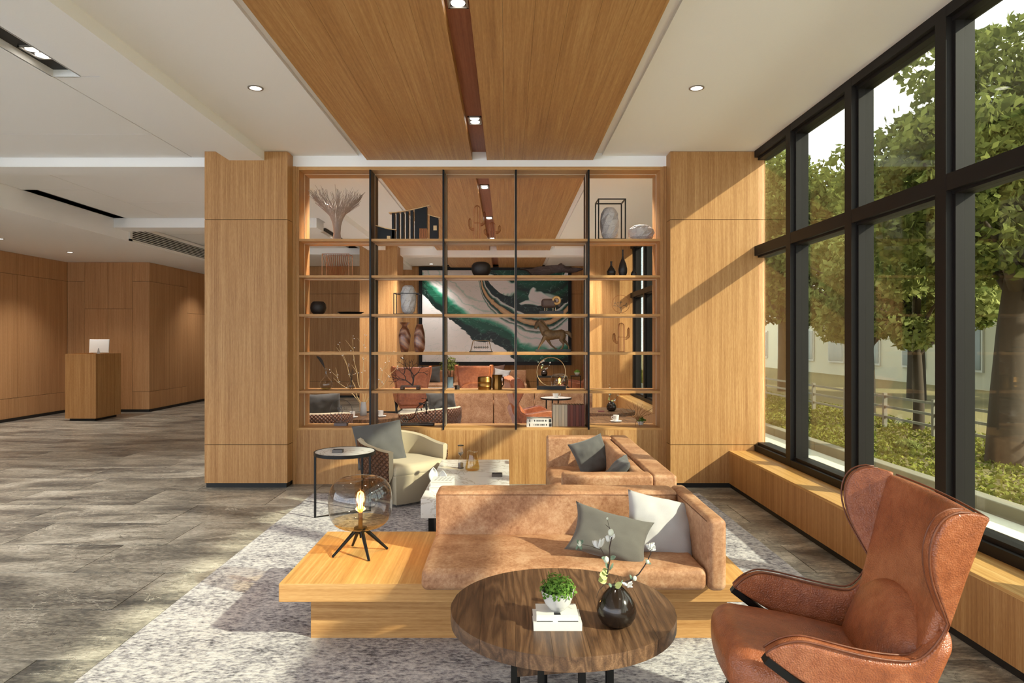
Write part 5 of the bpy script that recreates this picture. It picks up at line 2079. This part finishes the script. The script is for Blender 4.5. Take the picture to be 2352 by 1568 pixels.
# tall grey vase with blossom branches
t = thing('branch_vase', 'tall grey vase with long bare blossom branches on the far round table', 'vase', (-1.985, 9.45, TZ))
MB().lathe([(0, 0), (0.04, 0), (0.046, 0.01), (0.044, 0.1), (0.035, 0.19), (0.031, 0.19), (0.038, 0.1), (0, 0.02)], 24).build('vase_body', GREYF, t, 50)
TWC = plain('pale_twig', S(190, 160, 112), 0.7)
rnd = random.Random(31)
for (dx, dz, yy) in ((-.36, .88, 0), (-.20, .95, .1), (.05, 1.0, -.1), (.18, .92, .1), (.42, .74, 0), (.55, .66, -.1), (-.48, .5, .05)):
    m = MB()
    p = Vector((0, 0, 0.12))
    d = Vector((dx, yy, dz))
    pts = [p]
    for j in range(1, 7):
        pts.append(p + d * (j / 6) + Vector((rnd.uniform(-.025, .025), rnd.uniform(-.02, .02), rnd.uniform(-.015, .015))))
    m.tube(pts, [.007, .0065, .006, .005, .0045, .0035, .002], 5)
    for j in (3, 4, 5):
        e = pts[j] + Vector((rnd.uniform(-.13, .13), rnd.uniform(-.05, .05), rnd.uniform(.04, .14)))
        m.tube([pts[j], (pts[j] + e) / 2 + Vector((.01, 0, -.01)), e], [.004, .003, .0018], 4)
    m.build('branch', TWC, t, 60)
    m = MB()
    for j in range(3, 7):
        for k in range(2):
            m.ball(tuple(pts[j] + Vector((rnd.uniform(-.03, .03), rnd.uniform(-.02, .02), rnd.uniform(-.02, .03)))), 0.007, nu=8, nv=6)
    m.build('blossom', CERAM, t, 180)

# wing chairs
wc2 = dup(WC, (0.32, 9.2, RZ), 0.15, 'cognac wing chair turned away behind the printed spine books', 'far wing chairs')
dup(WC, (1.62, 15.6, RZ), PI - 0.2, 'cognac wing chair near the window side edge of the painting', 'far wing chairs')
dup(WC, (-0.66, 13.9, RZ), PI / 2, 'wing chair with its back to the shelves under the painting', 'far wing chairs')
dup(WC, (-1.86, 13.2, RZ), PI / 2 + 0.25, 'wing chair beside the far column behind the branch sculpture', 'far wing chairs')

# sofa seen from behind
t = thing('leather_sofa', 'long brown leather sofa seen from behind through the lower shelves', 'sofa', (0.2, 12.0, RZ))
for a, b in ((-0.92, -0.23), (-0.22, 0.47), (0.48, 1.36)):
    cush(a, b, 11.6, 11.75, 0.06, 0.665, 0.02, 0, 0.002, 2).build('backrest', TAN, t, 180, world=True)
    cush(a, b, 11.74, 12.4, 0.06, 0.42, 0.04, 0.01, 0.004, 3).build('seat_cushion', TAN, t, 180, world=True)
for x in (-1.02, 1.36):
    cush(x, x + 0.1, 11.6, 12.4, 0.06, 0.6, 0.03, 0, 0.003, 4).build('arm', TAN, t, 180, world=True)
MB().box(-0.95, 1.40, 11.65, 12.35, RZ, 0.062).build('plinth', BLACK, t, world=True)

side_table('round white side table with black rim carrying a mug in the far lounge', (0.80, 11.1, RZ), 0.6)
t = thing('mug', 'white mug on the far round side table', 'mug', (0.79, 11.05, RZ + 0.547))
MB().lathe([(0, 0), (0.038, 0), (0.052, 0.10), (0.048, 0.10), (0.034, 0.008), (0, 0.008)], 24).build('mug_body', CERAM, t, 60)
MB().tube([(0.045, 0, 0.085), (0.075, 0, 0.08), (0.075, 0, 0.04), (0.038, 0, 0.025)], 0.006, 6).build('handle', CERAM, t, 60)

round_table('round dark oak table with a dark vase by the far window ledge', (1.46, 10.15, RZ))
dup(fv, (1.54, 10.05, TZ), 0.4, 'dark teardrop vase with blossom twigs on the table by the far ledge')
book('small_book', 'small dark red book on the table by the far ledge', 1.33, 1.42, 9.93, 10.0, TZ, TZ + 0.016, plain('muted_red_cover', S(120, 70, 66), 0.6), '-y')
round_table('round dark oak table with a coffee cup right behind the bottom shelf', (1.36, 8.95, RZ))
cup(1.40, 8.75, TZ, 'white coffee cup on the table behind the small succulent')

# long sofa under the painting, cushions, low table
t = thing('leather_sofa', 'tan leather sofa under the painting against the far wall', 'sofa', (-0.9, 17.2, 0))
for a, b in ((-2.3, -1.36), (-1.35, -0.41), (-0.40, 0.5)):
    cush(a, b, 16.6, 17.4, 0.06, 0.42, 0.04, 0.01, 0.004, 3).build('seat_cushion', TAN, t, 180, world=True)
    cush(a, b, 17.4, 17.6, 0.06, 0.72, 0.03, 0, 0.003, 2).build('backrest', TAN, t, 180, world=True)
MB().box(-2.25, 0.45, 16.7, 17.5, 0.0, 0.062).build('plinth', BLACK, t, world=True)
pillow('dark grey cushion alone on the sofa under the painting', 0.58, 0.46, 0.16, CHAR, (-1.95, 17.25, 0.62), (0.5, 0, 0), (0, 0.15, 0.45), 0.12, 41)
pillow('brown cushion on the sofa under the painting behind a white one', 0.46, 0.42, 0.15, fabric('brown_satin', S(112, 86, 74)), (-0.26, 17.25, 0.66), (0.4, 0, 0.03), (0, 0.15, 0.42), 0.14, 43)
pillow('white cushion on the sofa under the painting in front of the brown one', 0.42, 0.36, 0.14, LGREY, (-0.12, 17.1, 0.60), (0.35, 0, -0.05), (0, 0.15, 0.36), 0.12, 44)
t = thing('marble_table', 'white marble low table among the far wing chairs', 'coffee table', (-1.35, 15.4, 0))
MB().rbox(-2.0, -0.75, 14.95, 15.75, 0.26, 0.40, 0.003, 1, 1).build('marble_block', MARBLE, t, world=True)
for (x, y) in ((-1.9, 15.1), (-0.85, 15.1), (-1.9, 15.6), (-0.85, 15.6)):
    MB().box(x - 0.03, x + 0.03, y - 0.03, y + 0.03, 0, 0.26).build('foot', BMETAL, t, world=True)
# leafy plant on that table
t = thing('leafy_plant', 'airy dark green plant in a blue grey pot below the painting', 'plant', (-1.30, 15.4, 0.40))
MB().lathe([(0, 0), (0.07, 0), (0.09, 0.02), (0.095, 0.26), (0.085, 0.26), (0.08, 0.05), (0, 0.05)], 20).build('pot', plain('blue_grey_pot', S(74, 88, 96), 0.5), t, 40)
lf = leafball(0.24, 260, 0.026, 51, 1.3)
lf.v = [(p[0], p[1], p[2] + 0.45) for p in lf.v]
tag(lf.build('leaves', LEAF_DARK, t), kind='stuff')
m = MB()
for i in range(7):
    a = i * 0.9
    m.tube([(0, 0, 0.1), (0.04 * math.cos(a), 0.04 * math.sin(a), 0.4), (0.15 * math.cos(a), 0.15 * math.sin(a), 0.68)], 0.005, 5)
m.build('stems', BARK, t)
# small black table with a vase, a lamp
t = thing('console_table', 'small black metal console table below the large brass ring', 'table', (0.86, 14.6, 0))
MB().box(0.64, 1.30, 14.4, 14.8, 0.70, 0.725).build('table_top', BMETAL, t, world=True)
for (x, y) in ((0.66, 14.42), (1.28, 14.42), (0.66, 14.78), (1.28, 14.78)):
    MB().box(x - .012, x + .012, y - .012, y + .012, 0, 0.70).build('leg', BMETAL, t, world=True)
dup(fv, (0.80, 14.6, 0.725), -0.4, 'dark teardrop vase with blossom twigs on the small black console')
lamp('smoky glass globe lamp on the marble stool behind the far sofa', (1.02, 13.2, 0.42), 0.0, 2.0)
t = thing('marble_stool', 'small square white marble stool in the far lounge', 'stool', (1.05, 13.2, RZ))
MB().rbox(0.78, 1.32, 12.95, 13.45, 0.34, 0.42, 0.004, 1, 1).build('seat_slab', MARBLE, t, world=True)
MB().box(0.85, 1.25, 13.0, 13.4, RZ, 0.34).build('pedestal', BMETAL, t, world=True)
dup(bp_, (1.52, 14.75, 0.725), 0.0, 'green plant in a white bowl on the narrow black table by the far wing chair')
t = thing('side_stand', 'narrow black stand under the white bowl plant', 'table', (1.5, 14.75, 0))
MB().box(1.38, 1.60, 14.67, 14.83, 0.71, 0.725).build('stand_top', BMETAL, t, world=True)
for x in (1.39, 1.59):
    MB().box(x - .008, x + .008, 14.742, 14.758, 0, 0.71).build('leg', BMETAL, t, world=True)

# ------------------------------------------------------------------ painting
def art():
    n = N('fluid_art_print')
    tc_ = n.n('ShaderNodeTexCoord')
    sp = n.n('ShaderNodeSeparateXYZ')
    n.l(tc_.outputs['Object'], sp.inputs[0])
    u_ = n.math('DIVIDE', sp.outputs[0], 3.78)     # 0..1 across
    v_ = n.math('DIVIDE', sp.outputs[2], 2.37)     # 0..1 up
    cb = n.n('ShaderNodeCombineXYZ')
    n.l(u_, cb.inputs[0])
    n.l(v_, cb.inputs[1])

    def warp(scale, amt, dist=0.4, det=3):
        f = n.noise(cb.outputs[0], scale, det, 0.5, dist)
        return n.math('MULTIPLY', n.math('SUBTRACT', f, 0.5), amt)

    def curve(pts, lo, hi):
        fc = n.n('ShaderNodeFloatCurve')
        cu = fc.mapping.curves[0]
        pts = [(p, (q - lo) / (hi - lo)) for p, q in pts]
        cu.points[0].location = pts[0]
        cu.points[1].location = pts[-1]
        for p in pts[1:-1]:
            cu.points.new(*p)
        fc.mapping.update()
        n.l(u_, fc.inputs['Value'])
        return n.math('ADD', n.math('MULTIPLY', fc.outputs[0], hi - lo), lo)
    w1 = warp(3.0, 0.22, 0.6, 2)
    w2 = warp(9.0, 0.10, 1.2, 4)
    ww = n.math('ADD', w1, w2)
    W = S(236, 232, 232)
    G0, G1, G2, G3 = S(5, 32, 25), S(14, 84, 62), S(64, 156, 126), S(188, 212, 206)
    A, A2 = S(200, 156, 108), S(228, 196, 150)
    # lower band that falls from the top left and flattens to the right
    c1 = curve([(0, .74), (.1, .56), (.2, .42), (.35, .25), (.5, .20), (.6, .10), (.7, -.06), (.85, -.08), (1, -.02)], -.1, .9)
    d1 = n.math('ADD', n.math('SUBTRACT', v_, c1), ww)
    f1 = n.math('ADD', n.math('MULTIPLY', d1, 1.0), 0.5)
    col = n.ramp(f1, [(0.0, W), (0.498, W), (0.503, G0), (0.57, G0), (0.60, G1), (0.66, G1), (0.70, G2), (0.73, G3), (0.745, W), (0.80, W), (0.815, G3), (0.835, W), (0.92, W), (0.93, G3), (0.95, W), (1.0, W)])
    # gold stream and the dark green above it
    cg = curve([(0, 1.45), (.26, 1.4), (.38, 1.0), (.42, .80), (.5, .63), (.6, .53), (.75, .44), (.9, .47), (1, .58)], .3, 1.5)
    dg = n.math('ADD', n.math('SUBTRACT', v_, cg), n.math('MULTIPLY', ww, 0.55))
    f2 = n.math('ADD', dg, 0.4)
    cgc = n.ramp(f2, [(0.27, G3), (0.29, G1), (0.305, W), (0.33, G1), (0.352, G0), (0.356, A), (0.385, A2), (0.41, A), (0.416, G0), (0.44, G1), (0.455, G3), (0.47, W), (0.478, G0), (0.58, G0), (0.66, G1), (0.70, G0), (0.80, G1), (1.0, G0)])
    m2 = n.ramp(f2, [(0.266, (0, 0, 0, 1)), (0.27, (1, 1, 1, 1))])
    # white pools inside the dark upper right
    pool = n.noise(cb.outputs[0], 3.6, 3, 0.5, 0.8)
    pc = n.ramp(pool, [(0.54, G1), (0.56, G3), (0.575, W)])
    pm = n.math('MULTIPLY', n.math('GREATER_THAN', pool, 0.54), n.math('GREATER_THAN', f2, 0.56))
    cgc = n.mix(pm, cgc, pc)
    col = n.mix(m2, col, cgc)
    # fine flow lines
    ve = n.math('ABSOLUTE', n.math('SUBTRACT', n.noise(cb.outputs[0], 4.0, 5, 0.55, 2.4), 0.5))
    col = n.mix(n.math('MULTIPLY', n.math('LESS_THAN', ve, 0.004), 0.4), col, S(150, 190, 176))
    return n.bsdf(col, 0.35, 0, 0.4)


px0, px1, pz0, pz1 = -2.275, 1.675, 0.843, 3.385
t = thing('framed_painting', 'huge black framed fluid art painting in green, white and gold on the far wall', 'painting', (px0 + 0.1, 17.72, pz0 + 0.1))
y0, y1 = 17.66, 17.749
b = 0.085
for (a, b_, c_, d) in ((px0, px1, pz0, pz0 + b), (px0, px1, pz1 - b, pz1), (px0, px0 + b, pz0 + b, pz1 - b), (px1 - b, px1, pz0 + b, pz1 - b)):
    MB().box(a, b_, y0, y1, c_, d).build('frame_rail', BMETAL, t, world=True)
MB().box(px0 + b, px1 - b, 17.69, 17.745, pz0 + b, pz1 - b).build('canvas', art(), t, world=True)

# ------------------------------------------------------------------ reception lectern
t = thing('reception_lectern', 'oak reception lectern box on a recessed black base in the lobby', 'lectern', (-7.87, 13.0, 0))
x0, x1, y0, y1 = -8.153, -7.586, 12.6, 13.42
MB().box(x0 + 0.05, x1 - 0.05, y0 + 0.06, y1 - 0.06, 0, 0.045).build('base', BLACK, t, world=True)
MB().box(x0, x1, y0, y0 + 0.025, 0.045, 1.235).build('front_panel', OAK, t, world=True)
MB().box(x0, x0 + 0.025, y0 + 0.025, y1, 0.045, 1.24).build('side_panel', OAK, t, world=True)
MB().box(x1 - 0.025, x1, y0 + 0.025, y1, 0.045, 1.24).build('side_panel', OAK, t, world=True)
MB().box(x0 + 0.025, x1 - 0.025, y1 - 0.025, y1, 0.045, 1.0).build('back_panel', OAK, t, world=True)
MB().box(x0 + 0.025, x1 - 0.025, y0 + 0.025, y1 - 0.025, 1.17, 1.20).build('desk_top', OAK_X, t, world=True)
t = thing('monitor', 'white backed monitor on the reception lectern', 'monitor', (-7.78, 13.02, 1.2002), 0.25)
MB().xf(Matrix.Identity(4)).rbox(-0.17, 0.17, -0.012, 0.012, 0.05, 0.31, 0.008, 2, 1).xf(Matrix.Rotation(-0.15, 4, 'X')).build('screen_back', PAPER, t, 40)
MB().rbox(-0.09, 0.09, -0.06, 0.06, 0, 0.01, 0.004, 1, 1).build('stand_base', GREYF, t)
MB().prism([(-0.03, 0.01), (0.03, 0.01), (0.004, 0.14), (-0.004, 0.14)], -0.03, -0.018).build('stand_neck', GREYF, t)

# ================================================================== OUTSIDE THE WINDOW
GZ = -0.12
pv = MB().box(-40, 2.7, -40, BACKY - 0.06, GZ - 0.2, GZ)
pv.box(-40, -9.45, BACKY - 0.06, 40, GZ - 0.2, GZ)
struct(pv.build('ground_bounce', BOUNCE), 'added white ground outside the openings that bounces light onto the ceiling')  # unseen ground added as a reflector for the interior
rd = MB().box(2.75, 4.5, -40, 70, GZ - 0.2, GZ).build('ground_road', ROAD)
struct(rd, 'pale asphalt road outside the window')
vg = MB().box(4.66, 40, -25, 90, GZ - 0.2, GZ + 0.08).build('ground_verge', plain('earth', S(124, 112, 70), 0.95, bscale=4))
struct(vg, 'planted verge beyond the kerb')
for i in range(24):
    y0 = -2 + i * 1.5
    o = MB().rbox(4.5, 4.66, y0, y0 + 1.49, GZ - 0.05, GZ + 0.13, 0.012, 1, 1).build('kerb_stone', KERB, rd)


def scatter_leaves(name, pts, size, mat, parent, seed, flat=0.0):
    rng = np.random.default_rng(seed)
    n = len(pts)
    a = rng.normal(size=(n, 3))
    a[:, 2] = a[:, 2] * (1 - flat)
    a /= np.linalg.norm(a, axis=1)[:, None]
    b = np.cross(a, rng.normal(size=(n, 3)))
    b /= np.linalg.norm(b, axis=1)[:, None]
    s = size * rng.uniform(0.6, 1.3, size=(n, 1))
    q = np.stack([pts - a * s, pts - b * s * 0.55, pts + a * s, pts + b * s * 0.55], axis=1).reshape(-1, 3)
    me = bpy.data.meshes.new(name)
    me.vertices.add(4 * n)
    me.vertices.foreach_set('co', q.astype(np.float32).ravel())
    me.loops.add(4 * n)
    me.loops.foreach_set('vertex_index', np.arange(4 * n, dtype=np.int32))
    me.polygons.add(n)
    me.polygons.foreach_set('loop_start', np.arange(0, 4 * n, 4, dtype=np.int32))
    me.update(calc_edges=True)
    me.materials.append(mat)
    o = bpy.data.objects.new(name, me)
    COL.objects.link(o)
    o.parent = parent
    return tag(o, kind='stuff')


def tree(label, x, y, H, crown, trunk_r, mat, seed, n=9000, clusters=34, lean=0.0, size=0.12, z_low=1.6, group=None):
    rng = np.random.default_rng(seed)
    t = thing('street_tree', label, 'tree', (x, y, GZ + 0.08), 0, group)
    m = MB()
    zc = H * 0.45
    m.tube([(0, 0, -0.05), (lean * .15, 0.0, zc * .35), (lean * .5, 0.05, zc * .7), (lean, 0.1, zc), (lean * 1.1, 0, H * .75)], [trunk_r * 1.15, trunk_r, trunk_r * .85, trunk_r * .75, trunk_r * .3], 12)
    r_ = random.Random(seed)
    for k in range(7):
        a = r_.uniform(0, 6.28)
        z0 = zc * r_.uniform(.55, 1.1)
        e = Vector((lean + crown * .75 * math.cos(a), crown * .75 * math.sin(a), z0 + H * r_.uniform(.12, .32)))
        m.tube([(lean * .7, 0.04, z0), (Vector((lean * .7, 0, z0)) + e) / 2 + Vector((0, 0, .1)), e], [trunk_r * .5, trunk_r * .3, trunk_r * .08], 8)
    m.build('trunk', BARK, t, 60)
    c = rng.normal(size=(clusters, 3))
    c /= np.linalg.norm(c, axis=1)[:, None]
    c *= rng.uniform(0.35, 1.0, size=(clusters, 1))
    zmid = (z_low + H) / 2
    c = c * np.array([crown, crown, (H - z_low) / 2]) + np.array([lean, 0, zmid])
    pick = rng.integers(0, clusters, n)
    d = rng.normal(size=(n, 3))
    d /= np.linalg.norm(d, axis=1)[:, None]
    rad = rng.uniform(0.6, 1.0, size=(n, 1)) * (0.30 * crown)
    pts = c[pick] + d * rad * np.array([1, 1, 0.8])
    scatter_leaves('foliage', pts, size, mat, t, seed + 1)
    return t


tree('large dark tree with a thick leaning trunk beside the fence', 6.25, 8.55, 5.4, 1.9, 0.20, LEAF_DARK, 3, 30000, 60, 0.25, 0.062, 2.1)
tree('small pale leafed tree with a slim trunk in front of the fence posts', 7.3, 13.7, 4.6, 1.5, 0.085, LEAF_LIGHT, 8, 18000, 34, 0, 0.07, 1.15)
tree('small pale leafed tree nearer the large dark tree', 7.0, 11.6, 4.2, 1.25, 0.08, LEAF_LIGHT, 18, 14000, 30, 0, 0.065, 1.1)
tree('broad dark tree behind the small pale trees', 10.5, 17.5, 6.6, 3.0, 0.2, LEAF_DARK, 28, 26000, 66, 0, 0.10, 1.9)
tree('olive green tree seen through the second pane from the column', 8.3, 20.5, 7.0, 2.3, 0.15, LEAF_DARK, 38, 18000, 48, 0, 0.095, 1.6)
tree('pale olive tree at the far end of the fence', 8.6, 24.5, 8.8, 2.7, 0.16, LEAF_LIGHT, 48, 15000, 44, 0, 0.11, 2.0)
tree('distant green tree beyond the end of the road', 9.6, 31.0, 9.0, 3.2, 0.2, LEAF_DARK, 58, 12000, 44, 0, 0.13, 1.0)
tree('tall dark tree beyond the large leaning one', 14.0, 15.0, 6.2, 2.6, 0.22, LEAF_DARK, 68, 18000, 60, 0, 0.11, 1.2)
# shrubs and grass along the verge
rng = np.random.default_rng(5)
for k, (x, y, r_) in enumerate(((5.7, 19.0, 0.34), (5.9, 23.0, 0.45), (5.6, 15.6, 0.22), (6.0, 27.0, 0.6), (5.5, 12.4, 0.16), (5.7, 9.7, 0.15))):
    t = thing('verge_shrub', ('low pale olive' if k % 2 else 'low dark green') + ' shrub growing on the verge behind the kerb', 'shrub', (x, y, GZ + 0.08), 0, 'verge shrubs')
    d = rng.normal(size=(900, 3))
    d /= np.linalg.norm(d, axis=1)[:, None]
    d *= rng.uniform(.5, 1, size=(900, 1)) * r_
    d[:, 2] = np.abs(d[:, 2]) * 0.8
    d[:, 1] *= 1.5
    scatter_leaves('foliage', d, 0.032, LEAF_LIGHT if k % 2 else LEAF_DARK, t, 80 + k)
    MB().tube([(0, 0, -0.02), (0, 0, r_ * .5)], 0.02, 6).build('stem', BARK, t)
n = 32000
pts = np.stack([4.7 + rng.uniform(0, 1, n) ** 1.3 * 3.0, rng.uniform(6, 34, n), np.full(n, GZ + 0.09) + rng.uniform(0, 0.02, n)], axis=1)
gr = scatter_leaves('verge_grass', pts, 0.034, GRASS, None, 91)
tag(gr, 'patchy dry green grass on the verge behind the kerb', 'grass')
# fence
FEN = plain('weathered_fence', S(136, 132, 118), 0.7)
t = thing('street_fence', 'low metal fence with two rails along the verge', 'fence', (6.7, 18, GZ + 0.08))
for i in range(20):
    y = 6.5 + i * 1.4
    MB().box(6.67, 6.73, y - 0.03, y + 0.03, GZ + 0.06, 0.56).build('post', FEN, t, world=True)
for z in (0.12, 0.30, 0.48):
    MB().box(6.685, 6.715, 6.4, 33.2, z, z + 0.04).build('rail', FEN, t, world=True)
# buildings behind the trees
def block(label, x0, x1, y0, y1, h, col, floors, ncol, glassc):
    t = thing('street_building', label, 'building', ((x0 + x1) / 2, (y0 + y1) / 2, GZ + 0.08))
    mt = plain('render_' + label.split()[0], col, 0.9, bscale=3)
    MB().box(x0, x1, y0, y1, GZ + 0.07, h).build('wall', mt, t, world=True)
    MB().box(x0 - 0.15, x1 + .15, y0 - .15, y1 + .15, h, h + 0.25).build('roof', KERB, t, world=True)
    wm = plain('window_' + label.split()[0], glassc, 0.2)
    for f in range(floors):
        z = 0.5 + f * 2.6
        for k in range(ncol):
            yy = y0 + (y1 - y0) * (k + .5) / ncol
            wd = MB().box(x0 - 0.06, x0, yy - 0.7, yy + 0.7, z, z + 1.5).build('window', PAPER, t, world=True)
            p = MB().box(x0 - 0.075, x0 - 0.06, yy - 0.62, yy + 0.62, z + 0.08, z + 1.42).build('pane', wm, wd)
            p.location = -t.location
    for k in range(4):
        xx = x0 + (x1 - x0) * (k + .5) / 4
        wd = MB().box(xx - 0.7, xx + 0.7, y0 - 0.06, y0, 0.6, 2.1).build('window', PAPER, t, world=True)
        p = MB().box(xx - 0.62, xx + 0.62, y0 - 0.075, y0 - 0.06, 0.68, 2.02).build('pane', wm, wd)
        p.location = -t.location


block('white rendered low building behind the trees', 14.5, 22, 20, 40, 3.4, S(214, 208, 190), 1, 7, S(110, 116, 112))
block('beige low building behind the large leaning tree', 17.5, 26, 8.5, 18.5, 2.9, S(178, 164, 138), 1, 5, S(96, 100, 98))
